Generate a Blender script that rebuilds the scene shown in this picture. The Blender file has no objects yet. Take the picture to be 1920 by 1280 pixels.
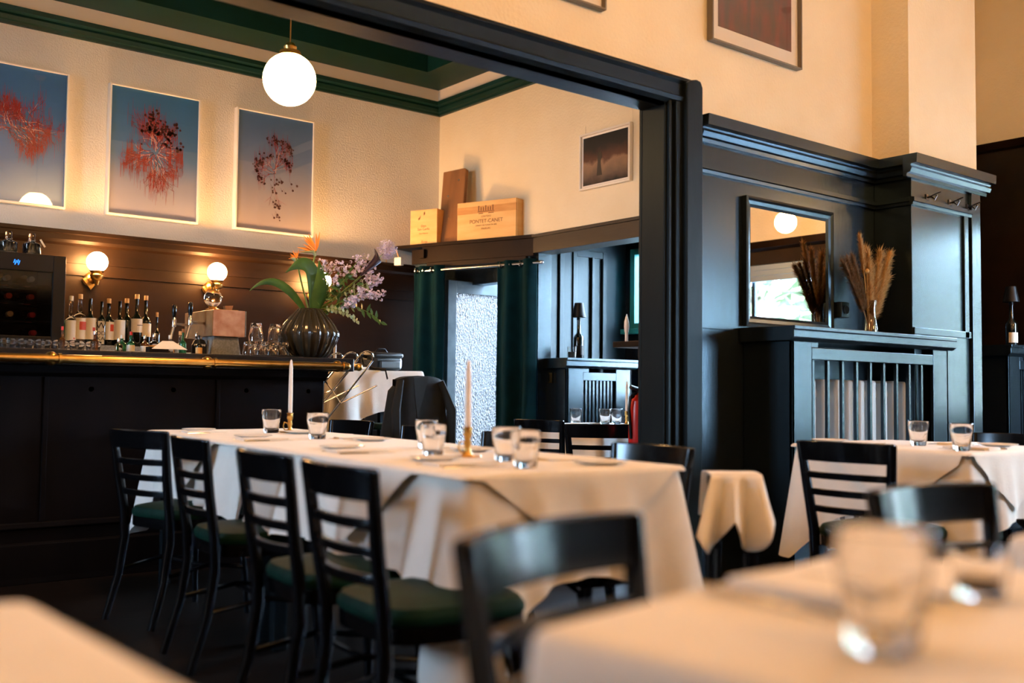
import bpy, math, random
from mathutils import Vector, Matrix
PI = math.pi
R = math.radians
random.seed(7)
SC = bpy.context.scene
COL = SC.collection

# ------------------------------------------------------------------ camera
cam_d = bpy.data.cameras.new('camera')
cam_d.sensor_width = 36.0
cam_d.lens = 35.85
cam_d.clip_start = 0.05
cam = bpy.data.objects.new('camera', cam_d)
COL.objects.link(cam)
YAW, PITCH, ROLL = R(51.106), R(2.818), R(0.6206)
fw = Vector((math.cos(YAW) * math.cos(PITCH), math.sin(YAW) * math.cos(PITCH), math.sin(PITCH)))
rt = Vector((math.sin(YAW), -math.cos(YAW), 0))
up = rt.cross(fw)
r2 = rt * math.cos(ROLL) + up * math.sin(ROLL)
u2 = up * math.cos(ROLL) - rt * math.sin(ROLL)
mw = Matrix((r2, u2, -fw)).transposed().to_4x4()
mw.translation = Vector((0, 0, 0.97))
cam.matrix_world = mw
cam_d.dof.use_dof = True
cam_d.dof.focus_distance = 6.3
cam_d.dof.aperture_fstop = 1.6
SC.camera = cam

# ------------------------------------------------------------------ view + world
SC.view_settings.view_transform = 'Standard'
SC.view_settings.look = 'None'
SC.view_settings.gamma = 1.0
SC.view_settings.use_curve_mapping = False
SC.view_settings.exposure = 0.25
SC.cycles.use_denoising = True
SC.cycles.max_bounces = 9
SC.cycles.diffuse_bounces = 4
SC.cycles.glossy_bounces = 4
SC.cycles.transmission_bounces = 8
SC.cycles.transparent_max_bounces = 12
SC.cycles.sample_clamp_indirect = 6.0
SC.cycles.caustics_reflective = False
SC.cycles.caustics_refractive = False
W = bpy.data.worlds.new('sky')
SC.world = W
W.use_nodes = True
wn = W.node_tree
bgn = wn.nodes['Background']
tc = wn.nodes.new('ShaderNodeTexCoord')
sep = wn.nodes.new('ShaderNodeSeparateXYZ')
rmp = wn.nodes.new('ShaderNodeValToRGB')
wn.links.new(tc.outputs['Generated'], sep.inputs[0])
wn.links.new(sep.outputs['Z'], rmp.inputs[0])
rmp.color_ramp.elements[0].position = 0.0
rmp.color_ramp.elements[0].color = (0.64, 0.80, 1.0, 1)
rmp.color_ramp.elements[1].position = 0.6
rmp.color_ramp.elements[1].color = (0.48, 0.68, 1.0, 1)
wn.links.new(rmp.outputs[0], bgn.inputs['Color'])
SKY = 60.0
bgn.inputs['Strength'].default_value = SKY

def portal(loc, direction, sx, sy):
    l = bpy.data.lights.new('window_daylight', 'AREA')
    l.shape = 'RECTANGLE'
    l.size, l.size_y = sx, sy
    l.cycles.is_portal = True
    o = bpy.data.objects.new('window_daylight', l)
    COL.objects.link(o)
    o.location = loc
    o.rotation_euler = Vector(direction).to_track_quat('-Z', 'Y').to_euler()
    return o
portal((7.76, .80, 1.38), (-1, 0, 0), 1.4, 1.56)
portal((7.76, -1.3, 1.38), (-1, 0, 0), 2.0, 1.56)
sun_d = bpy.data.lights.new('sun', 'SUN')
sun_d.energy = 60.0
sun_d.angle = R(1)
sun_d.color = (1, .95, .88)
sun = bpy.data.objects.new('sun', sun_d)
COL.objects.link(sun)
sun.rotation_euler = Vector((.25, -.70, -.66)).to_track_quat('-Z', 'Y').to_euler()
portal((7.76, 2.25, 1.55), (-1, 0, 0), 1.0, 1.5)
portal((-3.26, 4.80, 2.15), (1, 0, 0), 1.0, 1.3)  # portal for the added, unseen window that brightens the bar room
portal((6.14, 4.70, 1.53), (-1, 0, 0), 1.96, 1.26)
portal((5.20, 6.45, 1.0), (-1, 0, 0), 0.95, 1.9)

LAMP_BIG, LAMP_SCONCE, LAMP_ROOM = 95.0, 240.0, 74.0
WARM = (1.0, 0.51, 0.19, 1)

# ------------------------------------------------------------------ materials
def mat(name, col=(.5, .5, .5), rough=.5, metal=0.0, spec=None, trans=0.0, ior=1.45, coat=0.0):
    m = bpy.data.materials.new(name)
    m.use_nodes = True
    b = m.node_tree.nodes['Principled BSDF']
    b.inputs['Base Color'].default_value = (*col[:3], 1)
    b.inputs['Roughness'].default_value = rough
    b.inputs['Metallic'].default_value = metal
    b.inputs['Transmission Weight'].default_value = trans
    b.inputs['IOR'].default_value = ior
    b.inputs['Coat Weight'].default_value = coat
    if spec is not None:
        b.inputs['Specular IOR Level'].default_value = spec
    return m
def noise_mat(name, c1, c2, scale=8, rough=.5, bump=0.0, stretch=(1, 1, 1), detail=4, metal=0.0, bscale=None, coat=0.0, spec=None, kind='noise'):
    m = mat(name, c1, rough, metal, coat=coat, spec=spec)
    nt = m.node_tree
    b = nt.nodes['Principled BSDF']
    t = nt.nodes.new('ShaderNodeTexCoord')
    mp = nt.nodes.new('ShaderNodeMapping')
    mp.inputs['Scale'].default_value = stretch
    nt.links.new(t.outputs['Object'], mp.inputs[0])
    n = nt.nodes.new('ShaderNodeTexNoise')
    n.inputs['Scale'].default_value = scale
    n.inputs['Detail'].default_value = detail
    nt.links.new(mp.outputs[0], n.inputs['Vector'])
    r_ = nt.nodes.new('ShaderNodeValToRGB')
    r_.color_ramp.elements[0].position = .35
    r_.color_ramp.elements[1].position = .68
    r_.color_ramp.elements[0].color = (*c1, 1)
    r_.color_ramp.elements[1].color = (*c2, 1)
    nt.links.new(n.outputs[0], r_.inputs[0])
    nt.links.new(r_.outputs[0], b.inputs['Base Color'])
    if bump:
        n2 = nt.nodes.new('ShaderNodeTexNoise')
        n2.inputs['Scale'].default_value = bscale or scale * 4
        n2.inputs['Detail'].default_value = 3
        nt.links.new(mp.outputs[0], n2.inputs['Vector'])
        bp = nt.nodes.new('ShaderNodeBump')
        bp.inputs['Strength'].default_value = bump
        bp.inputs['Distance'].default_value = .01
        nt.links.new(n2.outputs[0], bp.inputs['Height'])
        nt.links.new(bp.outputs[0], b.inputs['Normal'])
    return m
def emis(name, col, s):
    m = bpy.data.materials.new(name)
    m.use_nodes = True
    nt = m.node_tree
    nt.nodes.remove(nt.nodes['Principled BSDF'])
    e = nt.nodes.new('ShaderNodeEmission')
    e.inputs[0].default_value = (*col[:3], 1)
    e.inputs[1].default_value = s
    nt.links.new(e.outputs[0], nt.nodes['Material Output'].inputs[0])
    return m
def pane_mat(name, tint=(1, 1, 1), fac=.12, rough=0.0):
    m = bpy.data.materials.new(name)
    m.use_nodes = True
    nt = m.node_tree
    nt.nodes.remove(nt.nodes['Principled BSDF'])
    a = nt.nodes.new('ShaderNodeBsdfTransparent')
    a.inputs[0].default_value = (*tint, 1)
    g = nt.nodes.new('ShaderNodeBsdfGlossy')
    g.inputs['Roughness'].default_value = rough
    mx = nt.nodes.new('ShaderNodeMixShader')
    mx.inputs[0].default_value = fac
    nt.links.new(a.outputs[0], mx.inputs[1])
    nt.links.new(g.outputs[0], mx.inputs[2])
    nt.links.new(mx.outputs[0], nt.nodes['Material Output'].inputs[0])
    return m
def grad_mat(name, stops, axis='Z', lo=-.5, hi=.5, nscale=3, namt=.15, rough=.4, coat=0.0):
    m = mat(name, (.5, .5, .5), rough, coat=coat)
    nt = m.node_tree
    b = nt.nodes['Principled BSDF']
    t = nt.nodes.new('ShaderNodeTexCoord')
    s = nt.nodes.new('ShaderNodeSeparateXYZ')
    nt.links.new(t.outputs['Object'], s.inputs[0])
    mr = nt.nodes.new('ShaderNodeMapRange')
    mr.inputs[1].default_value = lo
    mr.inputs[2].default_value = hi
    nt.links.new(s.outputs[axis], mr.inputs[0])
    n = nt.nodes.new('ShaderNodeTexNoise')
    n.inputs['Scale'].default_value = nscale
    nt.links.new(t.outputs['Object'], n.inputs['Vector'])
    ma = nt.nodes.new('ShaderNodeMath')
    ma.operation = 'MULTIPLY_ADD'
    nt.links.new(n.outputs[0], ma.inputs[0])
    ma.inputs[1].default_value = namt
    nt.links.new(mr.outputs[0], ma.inputs[2])
    sb = nt.nodes.new('ShaderNodeMath')
    sb.operation = 'SUBTRACT'
    nt.links.new(ma.outputs[0], sb.inputs[0])
    sb.inputs[1].default_value = namt / 2
    r_ = nt.nodes.new('ShaderNodeValToRGB')
    cr = r_.color_ramp
    cr.elements[0].position, cr.elements[0].color = stops[0][0], (*stops[0][1], 1)
    cr.elements[1].position, cr.elements[1].color = stops[-1][0], (*stops[-1][1], 1)
    for p, c in stops[1:-1]:
        e = cr.elements.new(p)
        e.color = (*c, 1)
    nt.links.new(sb.outputs[0], r_.inputs[0])
    nt.links.new(r_.outputs[0], b.inputs['Base Color'])
    return m

M = {}
M['plaster'] = noise_mat('cream_plaster', (.80, .69, .49), (.84, .74, .55), 3, .75, .35, bscale=55)
M['plaster_rough'] = noise_mat('rough_cream_plaster', (.80, .75, .68), (.84, .80, .73), 3, .75, .6, bscale=85)
M['panel'] = noise_mat('black_blue_painted_wood', (.005, .0075, .009), (.009, .0125, .0145), 6, .27, .06, (1, 1, .25), bscale=30, spec=.6)
M['panel_brown'] = noise_mat('dark_brown_stained_wood', (.008, .004, .002), (.015, .007, .003), 5, .40, .06, (.3, 1, 1), spec=.3)
M['panel_matt'] = noise_mat('black_painted_casing', (.005, .007, .008), (.008, .011, .012), 6, .48, .06, (1, 1, .25), bscale=30, spec=.3)
M['bar_front'] = noise_mat('black_bar_panel', (.003, .002, .0018), (.005, .0035, .003), 6, .6, .05, (1, 1, .3), spec=.2)
M['black_gloss'] = mat('black_lacquered_wood', (.003, .003, .0035), .16, spec=.6)
M['green_seat'] = noise_mat('dark_green_leather', (.002, .018, .012), (.003, .026, .017), 20, .6, .15, spec=.12)
M['floor'] = noise_mat('dark_floor_boards', (.006, .004, .003), (.011, .007, .005), 3, .45, .1, (1, 8, 1), bscale=12)
M['green_mould'] = noise_mat('dark_green_gloss_paint', (.003, .024, .017), (.004, .030, .021), 5, .45, spec=.2)
M['green_ceil'] = noise_mat('bottle_green_ceiling_paint', (.005, .032, .020), (.007, .042, .027), 2, .55, spec=.2)
M['white_band'] = mat('white_cornice_paint', (.78, .70, .58), .6)
M['cloth'] = noise_mat('white_linen', (.82, .78, .72), (.86, .82, .76), 14, .85, .12, bscale=160)
M['globe'] = emis('lit_opal_globe', WARM, LAMP_BIG)
M['sconce_globe'] = emis('lit_small_opal_globe', WARM, LAMP_SCONCE)
M['room_globe'] = emis('lit_dining_room_globe', WARM, LAMP_ROOM)
M['brass'] = noise_mat('aged_brass', (.55, .30, .07), (.70, .42, .13), 12, .28, metal=1.0)
M['brass_dark'] = noise_mat('dull_dark_brass', (.30, .17, .05), (.45, .27, .09), 12, .35, metal=1.0)
M['steel_dark'] = mat('dark_steel', (.10, .09, .08), .3, 1.0)
M['chrome'] = mat('chrome', (.8, .8, .82), .12, 1.0)
M['steel'] = mat('polished_steel', (.75, .75, .76), .2, 1.0)
M['glass'] = mat('clear_glass', (1, 1, 1), .0, trans=1.0, ior=1.45)
M['glass_dark'] = mat('dark_bottle_glass', (.006, .008, .006), .07, spec=.7)
M['glass_green'] = mat('green_bottle_glass', (.05, .35, .15), .04, trans=.8)
M['glass_brown'] = mat('brown_bottle_glass', (.25, .08, .015), .05, trans=.7)
M['candle'] = mat('ivory_wax', (.85, .76, .66), .45)
M['paper'] = noise_mat('cream_paper', (.80, .72, .58), (.74, .65, .50), 12, .7)
M['paper_white'] = mat('white_paper', (.82, .80, .76), .7)
M['ink'] = mat('black_ink', (.01, .01, .01), .6)
M['red_ink'] = mat('red_orange_ink', (.55, .06, .02), .6)
M['cork'] = noise_mat('cork', (.70, .45, .22), (.60, .36, .16), 40, .8)
M['red_plastic'] = mat('red_plastic', (.6, .02, .015), .4)
M['black_plastic'] = mat('black_plastic', (.005, .005, .006), .4, spec=.25)
M['white_plastic'] = mat('white_plastic', (.8, .78, .72), .4)
M['ceramic'] = mat('white_ceramic', (.82, .80, .76), .2)
M['vase_black'] = mat('black_glazed_ceramic', (.028, .024, .016), .16, spec=.7)
M['pine'] = noise_mat('pale_pine_crate_wood', (.78, .43, .14), (.88, .55, .22), 3, .6, .1, (1, .6, 6), bscale=20)
M['pine_band'] = noise_mat('brown_pine_plank', (.55, .24, .06), (.70, .36, .11), 4, .6, .1, (1, .6, 6))
M['oak'] = noise_mat('old_brown_plank', (.20, .085, .025), (.30, .13, .04), 4, .6, .2, (3, 3, .5))
M['burnt'] = mat('burnt_brand_mark', (.22, .09, .03), .8)
M['curtain'] = noise_mat('dark_teal_velvet', (.001, .015, .019), (.0015, .022, .028), 8, .85, .1, spec=.1)
M['marble_pink'] = noise_mat('pink_veined_marble', (.42, .22, .17), (.60, .42, .36), 14, .25, detail=8)
M['marble_brown'] = noise_mat('brown_marble', (.20, .10, .04), (.32, .17, .07), 14, .3, detail=8)
M['stone_grey'] = noise_mat('grey_speckled_stone', (.16, .17, .17), (.26, .27, .27), 90, .5)
M['mirror'] = mat('mirror_silver', (.92, .92, .92), .01, 1.0)
M['rad_paint'] = mat('grey_white_radiator_enamel', (.50, .56, .60), .4)
M['frame_white'] = mat('white_lacquered_frame', (.85, .80, .72), .4)
M['frame_grey'] = mat('grey_wood_frame', (.16, .135, .10), .5)
M['mount'] = mat('white_mount_board', (.82, .78, .72), .7)
M['leaf'] = noise_mat('dark_green_leaf', (.03, .10, .02), (.06, .16, .035), 10, .45)
M['leaf_pale'] = noise_mat('grey_green_leaf', (.22, .32, .20), (.32, .42, .28), 10, .5)
M['stem'] = mat('green_stem', (.14, .22, .04), .5)
M['orange_petal'] = mat('orange_petal', (.95, .36, .06), .5)
M['lilac'] = noise_mat('lilac_petals', (.62, .54, .74), (.82, .76, .90), 60, .7)
M['calla'] = mat('black_purple_spathe', (.03, .015, .03), .35)
M['dried'] = noise_mat('dried_grass', (.50, .27, .08), (.66, .40, .15), 60, .9)
M['dried_dark'] = noise_mat('dark_dried_grass', (.17, .09, .03), (.25, .13, .05), 60, .9)
M['teal_paint'] = mat('teal_window_paint', (.03, .30, .28), .35)
M['grey_door'] = noise_mat('grey_scuffed_door_paint', (.05, .07, .075), (.09, .12, .125), 8, .45)
M['coat'] = noise_mat('black_coat_cloth', (.003, .005, .006), (.009, .014, .017), 6, .85)
M['bag'] = noise_mat('black_nylon_bag', (.008, .012, .014), (.018, .026, .030), 10, .4)
M['red_ext'] = mat('red_enamel', (.55, .015, .01), .3)
M['blind'] = mat('blue_grey_slat_blind', (.25, .33, .42), .5)
M['bark'] = noise_mat('tree_bark', (.06, .05, .04), (.11, .09, .07), 8, .9, .3)
M['foliage'] = noise_mat('spruce_green_foliage', (.06, .10, .045), (.15, .21, .10), 9, .7)
M['house'] = noise_mat('pale_house_render', (.74, .70, .66), (.80, .77, .73), 2, .8)
M['ground'] = noise_mat('paved_ground', (.50, .52, .55), (.58, .60, .62), 3, .9)
M['fridge_in'] = noise_mat('fridge_interior', (.10, .085, .07), (.15, .13, .11), 4, .5)
M['blue_led'] = emis('blue_led', (.02, .18, 1.0), 3.0)
M['frost'] = None
def frosted():
    m = bpy.data.materials.new('ribbed_frosted_glass')
    m.use_nodes = True
    nt = m.node_tree
    nt.nodes.remove(nt.nodes['Principled BSDF'])
    tr = nt.nodes.new('ShaderNodeBsdfTranslucent')
    tr.inputs[0].default_value = (.72, .92, .95, 1)
    gl = nt.nodes.new('ShaderNodeBsdfGlossy')
    gl.inputs['Roughness'].default_value = .18
    df = nt.nodes.new('ShaderNodeBsdfDiffuse')
    df.inputs[0].default_value = (.045, .075, .078, 1)
    tc_ = nt.nodes.new('ShaderNodeTexCoord')
    v = nt.nodes.new('ShaderNodeTexVoronoi')
    v.inputs['Scale'].default_value = 90
    mpg = nt.nodes.new('ShaderNodeMapping')
    mpg.inputs['Scale'].default_value = (1.3, 1, .55)
    nt.links.new(tc_.outputs['Object'], mpg.inputs[0])
    nt.links.new(mpg.outputs[0], v.inputs['Vector'])
    r_ = nt.nodes.new('ShaderNodeValToRGB')
    r_.color_ramp.elements[0].color = (.003, .010, .011, 1)
    r_.color_ramp.elements[1].color = (.024, .048, .049, 1)
    r_.color_ramp.elements[1].position = .7
    nt.links.new(v.outputs['Distance'], r_.inputs[0])
    nt.links.new(r_.outputs[0], tr.inputs[0])
    bp = nt.nodes.new('ShaderNodeBump')
    bp.inputs['Strength'].default_value = .8
    bp.inputs['Distance'].default_value = .01
    nt.links.new(v.outputs['Distance'], bp.inputs['Height'])
    for s in (tr, gl, df):
        nt.links.new(bp.outputs[0], s.inputs['Normal'])
    m1 = nt.nodes.new('ShaderNodeMixShader')
    m1.inputs[0].default_value = .22
    nt.links.new(tr.outputs[0], m1.inputs[1])
    nt.links.new(df.outputs[0], m1.inputs[2])
    m2 = nt.nodes.new('ShaderNodeMixShader')
    m2.inputs[0].default_value = .12
    nt.links.new(m1.outputs[0], m2.inputs[1])
    nt.links.new(gl.outputs[0], m2.inputs[2])
    nt.links.new(m2.outputs[0], nt.nodes['Material Output'].inputs[0])
    return m
M['frost'] = frosted()
M['pane'] = pane_mat('window_pane', (.97, 1, 1), .06)
M['fridge_pane'] = pane_mat('tinted_fridge_pane', (.55, .52, .50), .03, .05)
M['pic_glass'] = pane_mat('picture_glass', (1, 1, 1), .05, .02)

def tint(m, col, lvl):
    b = M[m].node_tree.nodes['Principled BSDF']
    b.inputs['Specular Tint'].default_value = (*col, 1)
    b.inputs['Specular IOR Level'].default_value = lvl
tint('panel', (.52, .80, 1.0), .85)
tint('panel_matt', (.5, .8, 1.0), .18)
tint('panel_brown', (1, .9, .8), .18)
M['panel_niche'] = noise_mat('niche_painted_wood', (.008, .013, .016), (.012, .018, .022), 6, .34, .06, (1, 1, .25), bscale=30)
tint('panel_niche', (.55, .82, 1.0), .42)
tint('bar_front', (.6, .75, 1.0), .10)
tint('floor', (.9, .85, .8), .12)
tint('black_gloss', (.75, .88, 1.0), .5)

# ------------------------------------------------------------------ mesh builder
class MB:
    def __init__(s):
        s.v, s.f, s.mi, s.cur = [], [], [], 0
    def add(s, vs, fs):
        o = len(s.v)
        s.v += [tuple(p) for p in vs]
        s.f += [tuple(i + o for i in f) for f in fs]
        s.mi += [s.cur] * len(fs)
        return s
    def box(s, x0, x1, y0, y1, z0, z1, m=None):
        vs = [Vector((x, y, z)) for z in (z0, z1) for x, y in ((x0, y0), (x1, y0), (x1, y1), (x0, y1))]
        if m is not None:
            vs = [m @ p for p in vs]
        return s.add(vs, [(0, 3, 2, 1), (4, 5, 6, 7), (0, 1, 5, 4), (1, 2, 6, 5), (2, 3, 7, 6), (3, 0, 4, 7)])
    def prism(s, poly, axis, a, b):
        # poly: list of 2D points, extruded along axis from a to b
        def P(p, t):
            if axis == 'X': return (t, p[0], p[1])
            if axis == 'Y': return (p[0], t, p[1])
            return (p[0], p[1], t)
        n = len(poly)
        vs = [P(p, a) for p in poly] + [P(p, b) for p in poly]
        fs = [tuple(range(n))[::-1], tuple(range(n, 2 * n))]
        fs += [(i, (i + 1) % n, n + (i + 1) % n, n + i) for i in range(n)]
        return s.add(vs, fs)
    def tube(s, pts, rad, seg=8, caps=True, flat=1.0):
        pts = [Vector(p) for p in pts]
        n = len(pts)
        if not isinstance(rad, (list, tuple)):
            rad = [rad] * n
        vs, fs = [], []
        ref = None
        for i in range(n):
            d = (pts[min(i + 1, n - 1)] - pts[max(i - 1, 0)]).normalized()
            if ref is None:
                ref = Vector((0, 0, 1)) if abs(d.z) < .9 else Vector((1, 0, 0))
            a = d.cross(ref)
            if a.length < 1e-5:
                a = d.cross(Vector((1, 0, 0)))
            a.normalize()
            b = a.cross(d).normalized()
            ref = b
            for k in range(seg):
                t = 2 * PI * k / seg
                vs.append(pts[i] + a * (math.cos(t) * rad[i]) + b * (math.sin(t) * rad[i] * flat))
        for i in range(n - 1):
            for k in range(seg):
                fs.append((i * seg + k, i * seg + (k + 1) % seg, (i + 1) * seg + (k + 1) % seg, (i + 1) * seg + k))
        if caps:
            fs.append(tuple(range(seg))[::-1])
            fs.append(tuple(range((n - 1) * seg, n * seg)))
        return s.add(vs, fs)
    def lathe(s, prof, seg=24, c=(0, 0, 0), mod=None, m=None):
        vs, fs = [], []
        n = len(prof)
        for i, (r_, z) in enumerate(prof):
            for k in range(seg):
                t = 2 * PI * k / seg
                rr = r_ * (mod(t, z) if mod else 1)
                p = Vector((c[0] + rr * math.cos(t), c[1] + rr * math.sin(t), c[2] + z))
                vs.append(m @ p if m is not None else p)
        for i in range(n - 1):
            for k in range(seg):
                fs.append((i * seg + k, i * seg + (k + 1) % seg, (i + 1) * seg + (k + 1) % seg, (i + 1) * seg + k))
        if prof[0][0] > 1e-6: fs.append(tuple(range(seg))[::-1])
        if prof[-1][0] > 1e-6: fs.append(tuple(range((n - 1) * seg, n * seg)))
        return s.add(vs, fs)
    def sphere(s, c, r_, seg=20, rings=12, sc=(1, 1, 1)):
        prof = [(max(1e-7, r_ * math.sin(PI * i / rings)), -r_ * math.cos(PI * i / rings)) for i in range(rings + 1)]
        vs, fs = [], []
        for (a, z) in prof:
            for k in range(seg):
                t = 2 * PI * k / seg
                vs.append((c[0] + a * math.cos(t) * sc[0], c[1] + a * math.sin(t) * sc[1], c[2] + z * sc[2]))
        for i in range(rings):
            for k in range(seg):
                fs.append((i * seg + k, i * seg + (k + 1) % seg, (i + 1) * seg + (k + 1) % seg, (i + 1) * seg + k))
        return s.add(vs, fs)
    def grid(s, fn, nu, nv, closed=False):
        vs = [fn(i / nu, j / nv) for i in range(nu + 1) for j in range(nv + 1)]
        fs = [(i * (nv + 1) + j, (i + 1) * (nv + 1) + j, (i + 1) * (nv + 1) + j + 1, i * (nv + 1) + j + 1) for i in range(nu) for j in range(nv)]
        return s.add(vs, fs)
    def build(s, name, mats, parent=None, smooth=False, bevel=0, solid=0, sub=0, world=False):
        vs = s.v
        if world and parent is not None:
            mi = root_matrix(parent).inverted()
            vs = [tuple(mi @ Vector(p)) for p in vs]
        me = bpy.data.meshes.new(name)
        me.from_pydata(vs, [], s.f)
        if not isinstance(mats, (list, tuple)): mats = [mats]
        for m in mats: me.materials.append(m)
        me.polygons.foreach_set('material_index', s.mi)
        if smooth:
            me.polygons.foreach_set('use_smooth', [True] * len(me.polygons))
            try: me.set_sharp_from_angle(angle=R(40))
            except Exception: pass
        me.update()
        o = bpy.data.objects.new(name, me)
        COL.objects.link(o)
        if parent is not None: o.parent = parent
        if solid:
            md = o.modifiers.new('solid', 'SOLIDIFY'); md.thickness = solid; md.offset = 0
        if sub:
            md = o.modifiers.new('sub', 'SUBSURF'); md.levels = sub; md.render_levels = sub
        if bevel:
            md = o.modifiers.new('bevel', 'BEVEL'); md.width = bevel; md.segments = 2; md.limit_method = 'ANGLE'; md.angle_limit = R(40)
        return o

def root_matrix(o):
    m = Matrix.Identity(4)
    while o is not None:
        m = Matrix.LocRotScale(o.location, o.rotation_euler, o.scale) @ m
        o = o.parent
    return m
def thing(name, label, cat, loc=(0, 0, 0), rz=0.0, group=None, rot=None):
    o = bpy.data.objects.new(name, None)
    o.empty_display_size = .05
    COL.objects.link(o)
    o.location = loc
    o.rotation_euler = rot or (0, 0, rz)
    return tag(o, label, cat, group)
def tag(o, label, cat=None, group=None, kind=None):
    if label: o['label'] = label
    if cat: o['category'] = cat
    if group: o['group'] = group
    if kind: o['kind'] = kind
    return o
def struct(name, mb, m, bevel=0, smooth=False, label=None, parent=None):
    o = mb.build(name, m, parent, bevel=bevel, smooth=smooth)
    if parent is None:
        o['kind'] = 'structure'
        if label: o['label'] = label
    return o
def dup(root, loc, rz=None, label=None, group=None, rot=None):
    r_ = root.copy(); COL.objects.link(r_)
    r_.location = loc
    if rot is not None: r_.rotation_euler = rot
    elif rz is not None: r_.rotation_euler = (0, 0, rz)
    if label: r_['label'] = label
    if group: r_['group'] = group
    for ch in list(root.children):
        c = ch.copy(); COL.objects.link(c); c.parent = r_
        for g in list(ch.children):
            d = g.copy(); COL.objects.link(d); d.parent = c
    return r_
def text(s, name, size, m, parent, M4, depth=.0006, align='CENTER'):
    cu = bpy.data.curves.new(name, 'FONT')
    cu.body = s
    cu.size = size
    cu.align_x = align
    cu.align_y = 'CENTER'
    cu.extrude = depth
    ob = bpy.data.objects.new('tmp', cu)
    COL.objects.link(ob)
    bpy.context.view_layer.update()
    me = bpy.data.meshes.new_from_object(ob.evaluated_get(bpy.context.evaluated_depsgraph_get()))
    bpy.data.objects.remove(ob)
    me.materials.clear()
    me.materials.append(m)
    me.name = name
    o = bpy.data.objects.new(name, me)
    COL.objects.link(o)
    o.parent = parent
    o.matrix_local = M4
    return o
def frame_of(xdir, zup, loc):
    # text frame: x along xdir, y up, z = normal
    x = Vector(xdir).normalized(); y = Vector(zup).normalized(); z = x.cross(y)
    m = Matrix((x, y, z)).transposed().to_4x4()
    m.translation = Vector(loc)
    return m

# ================================================================== SETTING
struct('floor', MB().box(-3.2, 7.75, -3.1, 7.35, -.1, 0), M['floor'])
struct('ground', MB().box(-30, 40, -30, 35, -.9, -.8), M['ground'])
struct('wall_back', MB().box(-3.2, 5.1, 7.2, 7.35, 0, 4.2), M['plaster_rough'])
d = MB()
d.box(-3.1, 4.98, 7.16, 7.2, 0, 1.93)
d.box(-3.1, 4.98, 7.145, 7.17, 1.72, 1.745)
d.box(-3.1, 4.98, 7.15, 7.17, 1.80, 1.86)
d.prism([(7.2, 1.90), (7.13, 1.93), (7.115, 1.95), (7.115, 1.985), (7.10, 1.99), (7.10, 2.014), (7.2, 2.014)], 'X', -3.1, 4.98)
struct('wall_back_dado', d, M['panel_brown'])
w = MB()
w.box(4.98, 5.10, 3.50, 7.2, 2.155, 4.2)
struct('wall_right_upper', w, M['plaster'])
w = MB()
w.box(4.98, 5.10, 5.96, 7.16, 1.84, 2.155)
w.box(4.97, 5.10, 6.95, 7.16, 0, 1.84)
w.box(4.97, 5.10, 5.85, 5.95, 0, 2.02)
struct('wall_right_lower', w, M['panel'])
w = MB()
w.box(4.94, 5.12, 3.50, 5.93, 2.02, 2.15)
w.box(4.92, 5.10, 3.50, 5.93, 2.135, 2.158)
struct('trim_beam', w, noise_mat('dark_brown_beam_wood', (.020, .016, .013), (.034, .028, .022), 6, .45, .1, (2, .3, 2)), bevel=.004)
# dividing wall with the wide opening
struct('wall_divider_upper', MB().box(-3.1, 3.66, 3.38, 3.50, 2.405, 4.2).box(3.66, 5.5, 3.38, 3.50, 2.36, 4.2), M['plaster'])
w = MB()
w.box(3.80, 6.3, 3.38, 3.50, 0, 2.36)
w.box(3.92, 4.18, 3.366, 3.38, 1.30, 1.34)
w.box(5.05, 5.5, 3.366, 3.38, 1.30, 1.34)
struct('wall_divider_panelling', w, M['panel'])
t = MB()
t.prism([(3.38, 2.52), (3.325, 2.52), (3.315, 2.50), (3.33, 2.485), (3.335, 2.43), (3.32, 2.42), (3.325, 2.40), (3.35, 2.385), (3.35, 2.372), (3.38, 2.372)], 'X', -3.1, 3.80)
t.prism([(3.35, 2.372), (3.50, 2.372), (3.52, 2.38), (3.52, 2.52), (3.50, 2.52), (3.50, 2.40), (3.35, 2.40)], 'X', -3.1, 3.64)
struct('trim_opening_header', t, M['panel_matt'])
t = MB()
t.box(3.639, 3.80, 3.35, 3.50, 0, 2.43)
t.box(3.655, 3.675, 3.335, 3.36, 0, 2.40)
t.box(3.70, 3.79, 3.33, 3.36, 0, 2.43)
t.box(3.639, 3.76, 3.50, 3.52, 0, 2.43)
struct('trim_opening_jamb', t, M['panel_matt'], bevel=.004)
t = MB()
t.prism([(3.745, 0), (3.865, 0), (3.865, 2.485), (3.85, 2.515), (3.82, 2.52), (3.78, 2.51), (3.745, 2.49)], 'Y', 3.30, 3.38)
struct('trim_opening_post', t, M['panel_matt'], bevel=.008)
prof = [(0, 2.24), (-.022, 2.24), (-.025, 2.258), (-.045, 2.262), (-.055, 2.285), (-.048, 2.30), (-.052, 2.308), (-.085, 2.312), (-.088, 2.366), (0, 2.366)]
rail = [(0, 2.085), (-.02, 2.085), (-.022, 2.10), (-.03, 2.105), (-.03, 2.128), (0, 2.135)]
def mould_x(mb, pr, y, x0, x1):
    mb.prism([(y + a, z) for a, z in pr], 'X', x0, x1)
def mould_y(mb, pr, x, y0, y1, sgn=1):
    mb.prism([(x + a * sgn, z) for a, z in pr], 'Y', y0, y1)
t = MB()
for pr in (prof, rail):
    mould_x(t, pr, 3.38, 3.90, 5.5)
struct('trim_wainscot_cornice', t, M['panel'])
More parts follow.
